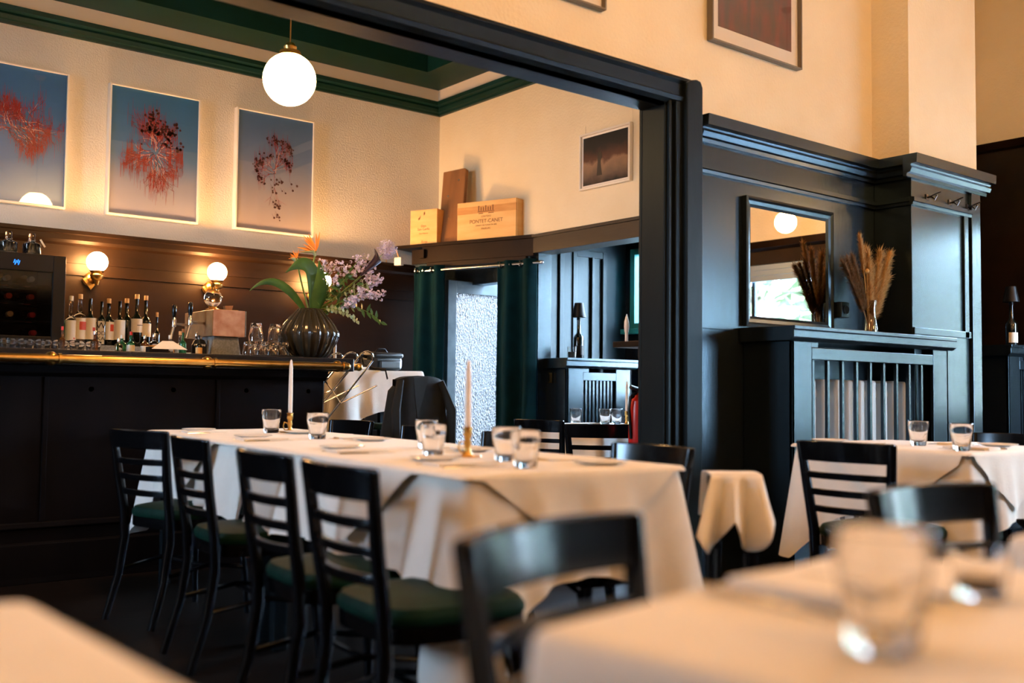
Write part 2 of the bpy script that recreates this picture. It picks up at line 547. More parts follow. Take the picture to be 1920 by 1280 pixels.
# chimney breast / pilaster
struct('wall_pilaster_upper', MB().box(5.5, 6.30, 3.14, 3.50, 2.36, 4.2), M['plaster'])
p = MB()
p.box(5.52, 6.30, 3.14, 3.38, 0, 2.36)
p.box(6.19, 6.30, 3.118, 3.14, 0, 2.24)
p.box(6.11, 6.16, 3.125, 3.14, 1.33, 2.11)
p.box(5.52, 6.19, 3.125, 3.14, 1.33, 1.37)
p.box(5.52, 5.60, 3.128, 3.14, 0, 1.33)
struct('wall_pilaster_panelling', p, M['panel'], bevel=.003)
t = MB()
mould_x(t, prof, 3.14, 5.43, 6.38)
mould_x(t, rail, 3.14, 5.50, 6.19)
mould_y(t, prof, 5.52, 3.14, 3.38)
mould_y(t, rail, 5.52, 3.14, 3.38)
mould_y(t, prof, 6.30, 3.14, 3.88, -1)
struct('trim_pilaster_cornice', t, M['panel'])
# recess beyond the pilaster and the window wall
w = MB()
w.box(6.30, 7.75, 3.90, 4.02, 0, 2.85)
w.box(6.22, 6.30, 3.50, 3.90, 0, 2.36)
struct('wall_recess_panelling', w, M['panel'])
w = MB()
w.box(6.30, 7.75, 3.90, 4.02, 2.85, 4.2)
w.box(6.22, 6.30, 3.50, 4.02, 2.36, 4.2)
struct('wall_recess_upper', w, M['plaster'])
def window_wall(mb, x0, x1, y0, y1, z0, z1, wins):
    # wall in the YZ plane with window holes (ya, yb, za, zb)
    ys = y0
    for ya, yb, za, zb in sorted(wins):
        mb.box(x0, x1, ys, ya, z0, z1)
        mb.box(x0, x1, ya, yb, z0, min(za, z1))
        if zb < z1: mb.box(x0, x1, ya, yb, zb, z1)
        ys = yb
    mb.box(x0, x1, ys, y1, z0, z1)
WINS = [(.10, 1.50, .60, 2.16), (-2.30, -.30, .60, 2.16), (1.75, 2.75, .80, 2.30)]
w = MB()
window_wall(w, 7.62, 7.74, -3.1, 3.9, 0, 2.36, WINS)
w.box(7.58, 7.62, 2.85, 3.9, 0, 2.86)
w.prism([(7.62, 2.80), (7.54, 2.82), (7.52, 2.87), (7.62, 2.87)], 'Y', 2.80, 3.9)
w.prism([(7.62, 2.28), (7.56, 2.30), (7.54, 2.36), (7.62, 2.36)], 'Y', -3.1, 2.85)
struct('wall_window_side_panelling', w, M['panel_brown'])
struct('wall_window_side_upper', MB().box(7.62, 7.74, -3.1, 4.0, 2.36, 4.2), M['plaster'])
w = MB().box(-3.2, 7.74, -3.12, -3.0, 0, 4.2)
struct('wall_front', w, M['plaster'])
w = MB()
window_wall(w, -3.22, -3.1, -3.1, 7.35, 0, 4.2, [(4.3, 5.3, 1.5, 2.8)])  # hole for the added bar room window, out of view
struct('wall_left', w, M['plaster'])
w = MB()
w.box(-3.22, 7.75, -3.12, 3.44, 4.2, 4.3); w.box(-3.22, 5.1, 3.44, 7.35, 4.2, 4.3); w.box(5.1, 7.75, 3.44, 4.02, 4.2, 4.3)
struct('ceiling', w, M['plaster'])
# green ceiling of the bar room
w = MB()
w.box(-3.1, 4.98, 3.50, 7.2, 3.72, 3.80)
struct('ceiling_bar', w, M['green_ceil'])
w = MB()
w.box(-3.1, 4.98, 6.78, 7.2, 3.545, 3.72); w.box(4.56, 4.98, 3.92, 6.78, 3.545, 3.72); w.box(-3.1, 4.98, 3.50, 3.92, 3.545, 3.72)
struct('trim_ceiling_soffit', w, M['green_mould'])
w = MB()
w.box(-3.1, 4.98, 7.14, 7.2, 3.44, 3.545); w.box(4.92, 4.98, 3.50, 7.14, 3.44, 3.545)
struct('trim_white_cove', w, M['white_band'])
gp = [(0, 3.337), (-.03, 3.337), (-.035, 3.355), (-.05, 3.36), (-.06, 3.385), (-.055, 3.40), (-.085, 3.41), (-.09, 3.44), (-.06, 3.45), (0, 3.45)]
w = MB()
mould_x(w, gp, 7.2, -3.1, 4.98); mould_y(w, gp, 4.98, 3.5, 7.2)
struct('trim_green_cornice', w, M['green_mould'])
w = MB()
w.box(-3.1, 7.62, -3.0, -2.96, 0, 2.36); w.box(-3.1, 7.62, -2.96, -2.90, 2.28, 2.36)
struct('wall_front_panelling', w, M['panel_brown'])
w = MB()
w.box(-3.1, -3.06, -2.96, 3.38, 0, 2.36); w.box(-3.06, -3.0, -2.96, 3.38, 2.28, 2.36)
struct('wall_left_panelling', w, M['panel_brown'])
# niche beyond the beam
w = MB()
w.box(5.10, 6.25, 5.95, 6.05, 0, 2.3)
w.box(5.26, 5.30, 5.93, 5.95, 1.2, 2.1); w.box(5.40, 5.44, 5.93, 5.95, 1.2, 2.1); w.box(5.30, 5.40, 5.943, 5.95, 1.2, 2.1)
w.box(5.60, 5.625, 5.925, 5.95, 1.2, 2.05); w.box(5.72, 5.76, 5.925, 5.95, 1.2, 2.1)
w.box(5.44, 5.76, 5.93, 5.95, 2.05, 2.1)
struct('wall_niche_panelling', w, M['panel_niche'], bevel=.002)
struct('ceiling_niche', MB().box(5.12, 6.25, 3.5, 6.05, 2.20, 2.3), M['panel'])
w = MB()
window_wall(w, 6.0, 6.12, 3.50, 5.95, 0, 2.3, [(3.72, 5.68, .90, 2.16), (5.73, 5.90, 1.49, 2.15)])
struct('wall_niche_window_side', w, M['panel'])
def win_x(n, x, ya, yb, za, zb, m, mull=1):
    f = MB()
    t_ = .05
    f.box(x - .03, x + .05, ya, ya + t_, za, zb); f.box(x - .03, x + .05, yb - t_, yb, za, zb)
    f.box(x - .03, x + .05, ya + t_, yb - t_, za, za + t_); f.box(x - .03, x + .05, ya + t_, yb - t_, zb - t_, zb)
    for k in range(mull):
        y = ya + (yb - ya) * (k + 1) / (mull + 1)
        f.box(x, x + .04, y - .02, y + .02, za + t_, zb - t_)
    o = struct('window_%d' % n, f, m, bevel=.004)
    g = MB().box(x + .018, x + .022, ya + t_, yb - t_, za + t_, zb - t_).build('glass_pane', M['pane'], o)
    s_ = MB().box(x - .10, x - .03, ya - .04, yb + .04, za - .04, za).build('window_sill', m, o, bevel=.004)
    return o
win_x(1, 7.65, .10, 1.50, .60, 2.16, M['panel'], 1)
win_x(2, 7.65, -2.30, -.30, .60, 2.16, M['panel'], 1)
win_x(5, 7.65, 1.75, 2.75, .80, 2.30, M['panel'], 0)
win_x(3, 6.03, 3.72, 5.68, .90, 2.16, M['teal_paint'], 1)
win_x(4, 6.03, 5.73, 5.90, 1.49, 2.15, M['teal_paint'], 0)
w = MB(); w.box(6.30, 7.80, 4.02, 4.08, -.8, 4.3); w.box(7.745, 7.80, -3.1, .04, -.8, .5); w.box(7.745, 7.80, -3.1, 4.02, 2.4, 4.3)
struct('wall_outside_render', w, M['house'])
win_x(6, -3.17, 4.3, 5.3, 1.5, 2.8, M['panel'], 1)  # made-up window out of view, added for daylight on the bar's picture wall
# open entrance door with ribbed glass
o = MB()
o.box(4.74, 4.825, 6.70, 6.74, .02, 1.865); o.box(5.46, 5.545, 6.70, 6.74, .02, 1.865)
o.box(4.825, 5.46, 6.70, 6.74, 1.765, 1.865); o.box(4.825, 5.46, 6.70, 6.74, .02, .30)
door = struct('door_1', o, M['grey_door'], bevel=.003, label='open grey entrance door with a ribbed frosted glass pane')
MB().box(4.825, 5.46, 6.714, 6.724, .30, 1.765).build('frosted_pane', M['frost'], door)
h = MB().tube([(5.50, 6.70, .95), (5.50, 6.65, .95), (5.42, 6.65, .95)], .009).build('door_handle', M['brass'], door, smooth=True)

# ================================================================== BEYOND THE WINDOWS
def tree(name, x, y, h_, rad, seed, label):
    rn = random.Random(seed)
    t_ = thing(name, label, 'tree', (x, y, -.8), 0, 'trees outside the windows')
    tr = MB()
    tr.tube([(0, 0, 0), (.08, .05, h_ * .3), (-.05, .1, h_ * .6), (0, 0, h_)], [.22, .18, .12, .03], 10)
    for k in range(7):
        z = h_ * (.28 + .09 * k); a = rn.uniform(0, 2 * PI)
        tr.tube([(0, 0, z), (math.cos(a) * rad * .5, math.sin(a) * rad * .5, z + .3), (math.cos(a) * rad * .9, math.sin(a) * rad * .9, z + .1)], [.07, .045, .01], 6)
    tr.build('trunk', M['bark'], t_, smooth=True)
    fo = MB()
    for k in range(1500):
        a = rn.uniform(0, 2 * PI); z = h_ * rn.uniform(.22, 1.02)
        r_ = rad * math.sqrt(rn.random()) * (1.1 - .6 * z / h_)
        c = Vector((math.cos(a) * r_, math.sin(a) * r_, z))
        d1 = Vector((rn.gauss(0, 1), rn.gauss(0, 1), rn.gauss(0, .5))).normalized() * .16
        d2 = d1.cross(Vector((rn.gauss(0, 1), rn.gauss(0, 1), rn.gauss(0, 1)))).normalized() * .07
        fo.add([c - d1, c + d2, c + d1, c - d2], [(0, 1, 2, 3)])
    fo.build('foliage', M['foliage'], t_)
tree('spruce_tree', 10.6, .3, 5.2, 1.6, 1, 'spruce with a thick bare trunk outside the right hand windows')
tree('spruce_tree', 12.2, -3.2, 5.6, 1.7, 2, 'spruce standing to the south of its twin outside the windows')
hs = MB().box(17, 22, -9, 9, -.8, 3.2)
tag(hs.build('house', M['house']), 'pale rendered house across the street from the windows', 'building')

# window blinds seen in the mirror
bl = MB()
for k in range(3):
    bl.box(7.54, 7.58, .12, 1.48, 2.14 - .05 * k - .045, 2.14 - .05 * k)
tag(bl.build('window_blind', M['blind']), 'blue grey slatted blind drawn part way down the window', 'blind')

# ================================================================== LAMPS
def pendant(loc, ceil, r_, m, label, group=None):
    t_ = thing('globe_pendant_lamp', label, 'lamp', loc, 0, group)
    MB().sphere((0, 0, 0), r_, 32, 20).build('opal_globe', m, t_, smooth=True)
    c = MB().lathe([(.001, r_ + .055), (.022, r_ + .053), (.034, r_ + .035), (.030, r_ + .02), (.052, r_ + .012), (.058, r_ - .012), (.05, r_ - .014)], 20)
    c.build('brass_gallery', M['brass'], t_, smooth=True)
    MB().tube([(0, 0, r_ + .05), (0, 0, ceil - loc[2] - .03)], .0035, 6).build('cord', M['brass_dark'], t_)
    MB().lathe([(.001, -.035), (.03, -.03), (.05, -.005), (.05, 0)], 20, (0, 0, ceil - loc[2])).build('ceiling_rose', M['brass_dark'], t_, smooth=True)
    return t_
pendant((2.326, 4.713, 2.547), 3.72, .133, M['globe'], 'large glowing opal globe hanging on a cord above the bar')
for i, (x, y) in enumerate(((2.9, 1.5), (.4, 1.9), (5.3, .9), (1.2, -1.4), (4.6, -1.6))):
    pendant((x, y, 3.05), 4.2, .13, M['room_globe'], 'glowing opal globe hanging over the dining tables', 'dining room globes out of frame')
pendant((7.05, 1.6, 2.40), 4.2, .09, M['room_globe'], 'small glowing globe by the window, reflected in the wall mirror')
def sconce(x, label):
    t_ = thing('wall_sconce', label, 'wall lamp', (x, 7.145, 1.70), 0, 'globe sconces on the bar wall')
    MB().sphere((0, -.135, .104), .068, 28, 18).build('opal_globe', M['sconce_globe'], t_, smooth=True)
    b = MB()
    b.lathe([(.001, -.02), (.028, -.018), (.04, -.005), (.045, .015), (.036, .03), (.048, .045)], 20, (0, -.135, .0))
    b.lathe([(.001, -.055), (.012, -.05), (.02, -.02)], 14, (0, -.135, 0))
    b.tube([(0, 0, .0), (0, -.05, -.02), (0, -.10, -.01), (0, -.135, .0)], [.022, .018, .014, .012], 10)
    b.lathe([(.001, .0), (.05, .0), (.045, .012), (.02, .03), (.001, .03)], 20, m=Matrix.Translation((0, .012, 0)) @ Matrix.Rotation(PI / 2, 4, 'X'))
    b.prism([(-.055, .0), (.055, .0), (.0, -.075)], 'Y', -.012, .0)
    b.build('brass_bracket', M['brass'], t_, smooth=True)
    return t_
sconce(2.093, 'glowing globe sconce nearest the wine fridge')
sconce(2.927, 'glowing globe sconce above the beer tap')
sconce(3.772, 'glowing globe sconce partly hidden behind the flowers')

# ================================================================== BAR
bar = thing('bar_counter', 'long black bar counter with a brass rail along its front edge', 'bar', (1.0, 5.7, 0))
b = MB()
b.box(-3.0, 2.96, 5.46, 5.56, .08, 1.08); b.box(2.86, 2.96, 5.56, 6.1, .08, 1.08)
b.box(-3.0, 2.90, 5.50, 5.56, 0, .08)
b.prism([(5.46, .20), (5.44, .19), (5.43, .03), (5.425, .0), (5.46, .0)], 'X', -3.0, 2.97)
b.prism([(5.46, .30), (5.45, .295), (5.445, .27), (5.46, .26)], 'X', -3.0, 2.96)
b.prism([(5.46, 1.08), (5.42, 1.08), (5.43, 1.04), (5.46, 1.02)], 'X', -3.0, 2.97)
for x in (-2.2, -1.3, -.4, .5, 1.4, 2.3):
    b.box(x - .012, x + .012, 5.448, 5.46, .30, 1.02)
b.build('counter_body', M['bar_front'], bar, bevel=.003, world=True)
MB().box(-3.0, 3.11, 5.36, 6.1, 1.08, 1.158).build('counter_top', noise_mat('black_counter_top', (.008, .007, .007), (.014, .012, .011), 8, .25), bar, bevel=.006, world=True)
r_ = MB()
r_.tube([(-3.0, 5.29, 1.108), (3.02, 5.29, 1.108)], .021, 16)
r_.sphere((3.02, 5.29, 1.108), .022, 14, 8)
r_.tube([(3.165, 5.40, 1.108), (3.165, 6.05, 1.108)], .021, 14)
r_.sphere((3.165, 5.40, 1.108), .024, 14, 8)
r_.build('brass_rail', M['brass'], bar, smooth=True, world=True)
for x in (-1.6, -.1, 1.378, 2.17, 2.96):
    q = MB()
    q.sphere((x, 5.30, 1.108), .034, 16, 10, (1, .8, 1))
    q.tube([(x, 5.29, 1.108), (x, 5.37, 1.108)], .018, 10)
    q.tube([(x + .03, 5.29, 1.108), (x + .045, 5.29, 1.108)], .027, 14)
    q.build('rail_bracket', M['brass'], bar, smooth=True, world=True)
q = MB(); q.sphere((3.15, 5.5, 1.108), .03, 14, 8); q.tube([(3.10, 5.5, 1.108), (3.16, 5.5, 1.108)], .014, 10)
q.build('rail_bracket', M['brass'], bar, smooth=True, world=True)
for x in (1.62, 2.05, 2.47, 2.86, 1.18):
    q = MB().lathe([(.001, -.03), (.009, -.03), (.011, -.012), (.014, 0)], 10, m=Matrix.Translation((x, 5.46, .96)) @ Matrix.Rotation(-PI / 2, 4, 'X') @ Matrix.Scale(-1, 4, (0, 0, 1)))
    q.build('bag_hook', M['brass_dark'], bar, smooth=True, world=True)
# back bar shelf with the bottles
t_ = thing('back_bar_cabinet', 'low dark back bar cabinet with a pale ledge under the bottles', 'cabinet', (1.2, 6.8, 0))
MB().box(-2.6, 3.0, 6.55, 7.10, 0, 1.16).build('cabinet_body', M['bar_front'], t_, world=True)
MB().box(-2.6, 3.0, 6.50, 7.10, 1.16, 1.20).build('worktop', M['ceramic'], t_, bevel=.003, world=True)
MB().box(1.90, 2.44, 6.62, 6.80, 1.20, 1.235).build('bottle_riser', M['stone_grey'], t_, bevel=.003, world=True)

# wine fridge
fr = thing('wine_fridge', 'black wine fridge with a glass door at the left end of the back bar', 'fridge', (1.32, 6.6, 1.20))
fb = MB()
X0, X1, Z1 = -.42, .385, .535
fb.box(X0, X1, -.30, -.26, 0, .03)
fb.box(X0, X0 + .04, -.26, .24, 0, Z1); fb.box(X1 - .04, X1, -.26, .24, 0, Z1); fb.box(X0, X1, .20, .24, 0, Z1)
fb.box(X0, X1, -.26, .24, 0, .04); fb.box(X0, X1, -.26, .24, Z1 - .04, Z1)
fb.build('fridge_case', M['black_plastic'], fr, bevel=.003)
dd = MB()
dd.box(X0, X0 + .07, -.30, -.265, 0.03, Z1); dd.box(X1 - .07, X1, -.30, -.265, 0.03, Z1); dd.box(X0 + .07, X1 - .07, -.30, -.265, Z1 - .10, Z1); dd.box(X0 + .07, X1 - .07, -.30, -.265, .03, .06)
dr = dd.build('fridge_door', M['black_plastic'], fr, bevel=.003)
MB().box(X0 + .07, X1 - .07, -.285, -.28, .06, Z1 - .10).build('glass_pane', M['fridge_pane'], dr)
MB().box(X0 + .04, X1 - .04, .17, .20, .04, Z1 - .04).build('back_liner', M['fridge_in'], fr)
for k in range(4):
    z = .045 + .105 * k
    rk = MB()
    for yy in (-.24, -.12, 0, .10):
        rk.tube([(X0 + .045, yy, z), (X1 - .045, yy, z)], .003, 5)
    rk.build('wire_rack', M['steel'], fr)
lg = MB()
for sx in (-.01, .008):
    lg.add([(sx - .006, -.3015, Z1 - .07), (sx - .001, -.3015, Z1 - .07), (sx + .007, -.3015, Z1 - .045), (sx + .002, -.3015, Z1 - .045)], [(0, 1, 2, 3)])
    lg.add([(sx - .012, -.3015, Z1 - .06), (sx - .007, -.3015, Z1 - .06), (sx - .001, -.3015, Z1 - .04), (sx - .006, -.3015, Z1 - .04)], [(0, 1, 2, 3)])
lg.build('blue_logo_light', M['blue_led'], fr).location = (.12, 0, .0)
caps = [('red_ink', .23, 2), ('cork', .10, 3), ('red_plastic', .24, 1), ('red_plastic', .25, 0), ('paper', -.02, 2), ('red_ink', .11, 2), ('ceramic', .23, 3), ('dried', .12, 1), ('paper', -.12, 3)]
for i, (cm, x, k) in enumerate(caps):
    z = .045 + .105 * k + .040
    wb = thing('wine_bottle', 'wine bottle lying in the fridge with its capsule facing the glass', 'bottle', (1.32 + x, 6.6, 1.20 + z), 0, 'wine bottles lying in the fridge', rot=(PI / 2, 0, 0))
    MB().lathe([(.001, -.15), (.034, -.15), (.036, -.14), (.036, .03), (.016, .09), (.014, .17), (.001, .17)], 16).build('glass_body', M['glass_dark'], wb, smooth=True)
    MB().lathe([(.0165, .12), (.0165, .178), (.001, .18)], 14).build('capsule', M[cm], wb, smooth=True)

# ------------------------------------------------------------------ bottles
def bottle(name, label, cat, x, y, z, h, r_, gm, lab=None, lz=(.1, .6), cap=None, caph=.025, neck=.35, sq=False, rz=0.0, deco=None, nr=.30, grp=None):
    t_ = thing(name, label, cat, (x, y, z), rz, grp)
    sh = h * (1 - neck)
    prof = [(.001, 0), (r_ * .92, 0), (r_, .006), (r_, sh * .86), (r_ * .93, sh * .92), (r_ * .62, sh), (r_ * nr * 1.15, sh + h * .05), (r_ * nr, h * .9), (r_ * nr, h - .006), (r_ * nr * 1.15, h - .004), (r_ * nr * 1.15, h), (.001, h)]
    mod = None
    if sq:
        def mod(t, zz):
            if zz > sh * .9: return 1
            c_ = max(abs(math.cos(t)), abs(math.sin(t)))
            return min(1 / c_, 1.22) * .88
    MB().lathe(prof, 24 if sq else 18, mod=mod).build('glass_body', gm, t_, smooth=True)
    if lab is not None:
        e = .0012
        if sq:
            lb = MB().box(-r_ * .70, r_ * .70, -r_ * .90, -r_ * .88 - .003 + .004, lz[0] * h, lz[1] * h)
            lb.build('paper_label', lab, t_)
        else:
            lb = MB()
            lb.grid(lambda u, v: ((r_ + e) * math.cos(PI + PI * u * 1.0 + .0), (r_ + e) * math.sin(PI + PI * u), (lz[0] + (lz[1] - lz[0]) * v) * h), 16, 1)
            lb.build('paper_label', lab, t_, smooth=True)
            if deco:
                dm, dz0, dz1, dw = deco
                db = MB()
                a0 = PI * 1.62
                db.grid(lambda u, v: ((r_ + 2 * e) * math.cos(a0 + dw * (u - .5)), (r_ + 2 * e) * math.sin(a0 + dw * (u - .5)), (dz0 + (dz1 - dz0) * v) * h), 6, 1)
                db.build('printed_mark', dm, t_)
    if cap is not None:
        MB().lathe([(.001, h - .001), (r_ * nr * 1.25, h - .001), (r_ * nr * 1.25, h + caph), (r_ * nr * 1.1, h + caph + .002), (.001, h + caph + .002)], 14).build('stopper', cap, t_, smooth=True)
    return t_
G, DK, GR, BR = M['glass'], M['glass_dark'], M['glass_green'], M['glass_brown']
P_, PW = M['paper'], M['paper_white']
YB, ZB = 6.70, 1.235
def bx(px):   # x of a bottle at depth YB from how far along the shelf it stands (0..1)
    return 1.735 + px * .90
rowb = [
 (.000, 6.62, .27, .026, M['glass_green'], P_, 'cork', 'small green bottle with a pale cork beside the wine fridge', None, (.15, .5), .35),
 (.068, 6.72, .30, .035, GR, M['foil'] if 'foil' in M else M['brass_dark'], None, 'green glass bottle with a dark gold label left in the back row', None, (.1, .35), .40),
 (.128, 6.70, .31, .036, G, PW, 'paper_white', 'tall clear bottle with a white label and white capsule in the back row', ('red_ink', .22, .25, .25), (.06, .60), .34),
 (.188, 6.70, .29, .039, G, P_, 'cork', 'clear bottle with a cream label printed in red in the back row', ('red_ink', .32, .50, 1.3), (.12, .58), .32),
 (.258, 6.70, .295, .039, DK, P_, None, 'dark bottle with a wide cream label and no stopper in the back row', ('red_ink', .30, .38, .5), (.12, .58), .38),
 (.330, 6.68, .28, .028, DK, PW, None, 'slim square bottle with large black and white letters on its label', None, (.03, .55), .36),
 (.392, 6.72, .275, .035, DK, PW, 'cork', 'dark bottle with a white label showing a red swoosh', ('red_ink', .34, .50, .7), (.14, .56), .34),
 (.462, 6.70, .29, .034, DK, PW, None, 'dark green bottle with a plain white label and a long neck', None, (.14, .58), .40),
 (.525, 6.74, .285, .036, DK, M['glass_dark'], 'cork', 'round shouldered dark bottle with a cork and dark label', None, (.14, .40), .33),
 (.590, 6.72, .315, .038, DK, P_, 'cork', 'tallest corked dark bottle with a cream text label in the back row', ('ink', .44, .452, 1.2), (.30, .58), .36),
 (.655, 6.72, .31, .034, DK, P_, 'cork', 'corked dark bottle next to the tallest one, small cream label', None, (.22, .50), .38),
 (.715, 6.66, .20, .022, DK, None, 'cork', 'slender dark bottle with a brown capsule beside the beer tap', None, (.1, .5), .5),
]
for (px, yy, h_, r_, gm, lab, cap, label, deco, lz, nk) in rowb:
    dc = None
    if deco: dc = (M[deco[0]],) + deco[1:]
    sq = 'square' in label
    bt = bottle('spirits_bottle', label, 'bottle', bx(px), yy, ZB if (yy <= 6.76 and bx(px) > 1.9) else 1.20, h_, r_, gm, lab, lz, M[cap] if cap else None, .028, nk, sq=sq, rz=(R(-20) if sq else 0), deco=dc)
    if sq:
        for i, (s_, z_) in enumerate((('W', .44), ('OD', .27), ('KA', .15))):
            text(s_, 'printed_letters', .058 if i == 0 else .034, M['ink'], bt, frame_of((1, 0, 0), (0, 0, 1), (0, -r_ * .905 - .002, z_ * h_)), .0003)
# smaller bottles standing on the counter
front = [
 (1.62, 6.02, .13, .018, M['glass_brown'], None, 'red_plastic', 'tiny brown bottle with a pink red cap left of the glasses', (.1, .5), .35),
 (1.94, 5.99, .095, .024, M['glass_green'], None, 'white_plastic', 'small green jar shaped bottle with a white cap on the counter', (.1, .5), .25),
 (2.075, 6.0, .10, .024, M['glass_brown'], M['paper'], 'steel', 'small amber bottle with a yellow label on the counter', (.1, .55), .25),
 (2.27, 5.96, .13, .026, M['glass'], None, 'cork', 'clear round bottle with a cork on the counter', (.1, .5), .40),
 (2.225, 5.80, .135, .021, M['glass_green'], None, 'oak', 'little green bottle with a brown cap in front of the others', (.1, .5), .40),
 (2.345, 5.86, .125, .019, M['glass_dark'], M['pine'], None, 'little dark bottle with a yellow label near the tap', (.12, .42), .42),
 (2.30, 6.04, .12, .028, M['glass_brown'], M['paper'], None, 'stubby brown bottle behind the little yellow labelled one', (.2, .6), .38),
 (1.80, 6.03, .115, .024, M['glass_brown'], None, 'steel', 'squat brown bottle with a steel cap between glasses and green jar', (.1, .5), .30),
 (2.01, 6.05, .12, .022, M['glass_green'], M['paper'], 'red_plastic', 'small green bottle with cream label and red cap', (.1, .5), .34),
 (2.14, 6.03, .115, .030, M['glass'], M['pine'], 'steel', 'broad clear bottle with an orange yellow label', (.1, .55), .28),
 (2.18, 5.88, .10, .026, M['glass'], None, 'white_plastic', 'little clear flask with a white cap', (.1, .5), .35),
 (2.405, 6.05, .13, .022, M['glass_dark'], M['paper_white'], 'steel', 'dark bottle with a white label directly behind the tap sign', (.15, .6), .36),
 (1.88, 5.86, .07, .022, M['glass'], None, 'steel', 'low clear jar with a steel lid by the green jar', (.1, .5), .18),
]
for (x, y, h_, r_, gm, lab, cap, label, lz, nk) in front:
    bottle('small_bottle', label, 'bottle', x, y, 1.158, h_, r_, gm, lab, lz, M[cap] if cap else None, .018, nk)
# decanters on the fridge
for i, (x, lb_) in enumerate(((1.405, 'square shouldered dark decanter at the left on top of the wine fridge'), (1.53, 'square dark decanter with a slanted paper tag on top of the wine fridge'))):
    t_ = bottle('square_decanter', lb_, 'bottle', x, 6.37, 1.736, .085, .050, G, None, (.1, .5), None, .02, .18, sq=True, nr=.36)
    MB().box(-.034, .034, -.034, .034, .008, .066).build('dark_spirit', M['black_gloss'], t_, bevel=.004)
    MB().lathe([(.001, .084), (.017, .084), (.019, .118), (.016, .125), (.001, .125)], 16).build('glass_stopper', M['glass'], t_, smooth=True)
    if i: MB().box(-.005, .005, -.001, .001, -.025, .025).build('paper_tag', M['paper'], t_).matrix_local = Matrix.Translation((.052, -.03, .07)) @ Matrix.Rotation(R(-32), 4, 'Y')

# beer tap tower
tp = thing('beer_tap_tower', 'marble clad beer tap tower with two black handled taps on the bar', 'beer tap', (2.51, 5.95, 1.158))
q = MB(); q.prism([(-.085, .008), (.105, .008), (.085, .125), (-.07, .125)], 'Y', -.08, .10)
q.build('stone_pedestal', M['stone_grey'], tp, bevel=.003)
MB().box(-.17, .17, -.14, .16, 0, .008).build('drip_plate', M['steel'], tp, bevel=.002)
MB().box(-.082, .118, -.10, .34, .125, .285).build('marble_block', M['marble_pink'], tp, bevel=.003)
MB().box(-.0875, -.082, -.098, .34, .127, .283).build('brown_marble_side', M['marble_brown'], tp, bevel=.001)
MB().box(.118, .126, -.10, .34, .127, .283).build('steel_edge', M['steel'], tp)
MB().box(-.05, .09, -.06, .3, .285, .290).build('brass_plate', M['brass'], tp)
for k, yy in enumerate((.02, .28)):
    q = MB()
    q.tube([(-.087, yy, .205), (-.19, yy - .03, .205)], .008, 10)
    q.lathe([(.001, -.012), (.015, -.01), (.015, .03), (.01, .045), (.001, .045)], 12, (-.19, yy - .03, .20))
    q.tube([(-.19, yy - .03, .195), (-.215, yy - .04, .11)], .009, 8)
    tpq = q.build('tap_spout', M['chrome'], tp, smooth=True)
    MB().lathe([(.001, .045), (.010, .045), (.015, .075), (.014, .115), (.010, .125), (.001, .128)], 14, (-.19, yy - .03, .20)).build('tap_handle', M['black_gloss'], tpq, smooth=True)
gs = thing('glass_globe_ornament', 'clear glass ball on a brass foot on top of the beer tap tower', 'ornament', (2.475, 5.98, 1.448))
q = MB().lathe([(.040, 0), (.042, .006), (.022, .012), (.026, .02)], 20); q.build('brass_foot', M['brass'], gs, smooth=True)
MB().sphere((0, 0, .072), .055, 28, 18).build('glass_ball', M['glass'], gs, smooth=True)
q = MB().lathe([(.001, .125), (.016, .126), (.010, .14), (.015, .15), (.004, .165), (.001, .165)], 14); q.build('brass_finial', M['brass'], gs, smooth=True)
tg = thing('small_wood_block', 'small reddish wooden block beside the glass ball on the tap tower', 'block', (2.545, 5.92, 1.444))
MB().prism([(-.02, 0), (.02, 0), (.028, .032), (-.025, .028)], 'Y', -.015, .015).build('block', M['oak'], tg)
sg = thing('tap_sign', 'black round topped beer sign with a white oval below the tap', 'sign', (2.375, 5.93, 1.158))
q = MB(); q.prism([(-.045, 0), (.045, 0), (.045, .07), (.03, .10), (0, .112), (-.03, .10), (-.045, .07)], 'Y', -.008, .008)
q.build('sign_board', M['black_plastic'], sg)
text('MARTINI', 'sign_lettering', .018, M['paper_white'], sg, frame_of((1, 0, 0), (0, 0, 1), (0, -.009, .07)), .0004)
cp = MB(); cp.add([(1.975, 5.60, 1.185), (2.175, 5.60, 1.185), (2.115, 5.66, 1.232), (2.055, 5.66, 1.232), (2.13, 5.72, 1.19), (2.03, 5.72, 1.19)], [(0, 1, 2, 3), (3, 2, 4, 5)])
tag(cp.build('folded_paper', M['paper_white'], None, solid=.002), 'white folded paper menu lying over things by the beer tap', 'paper')
b2 = MB().box(-.055, .055, -.03, .03, 0, .044)
o = b2.build('caddy_box', M['black_plastic']); o.location = (2.07, 5.78, 1.158); tag(o, 'small black box on the counter in front of the bottles', 'box')

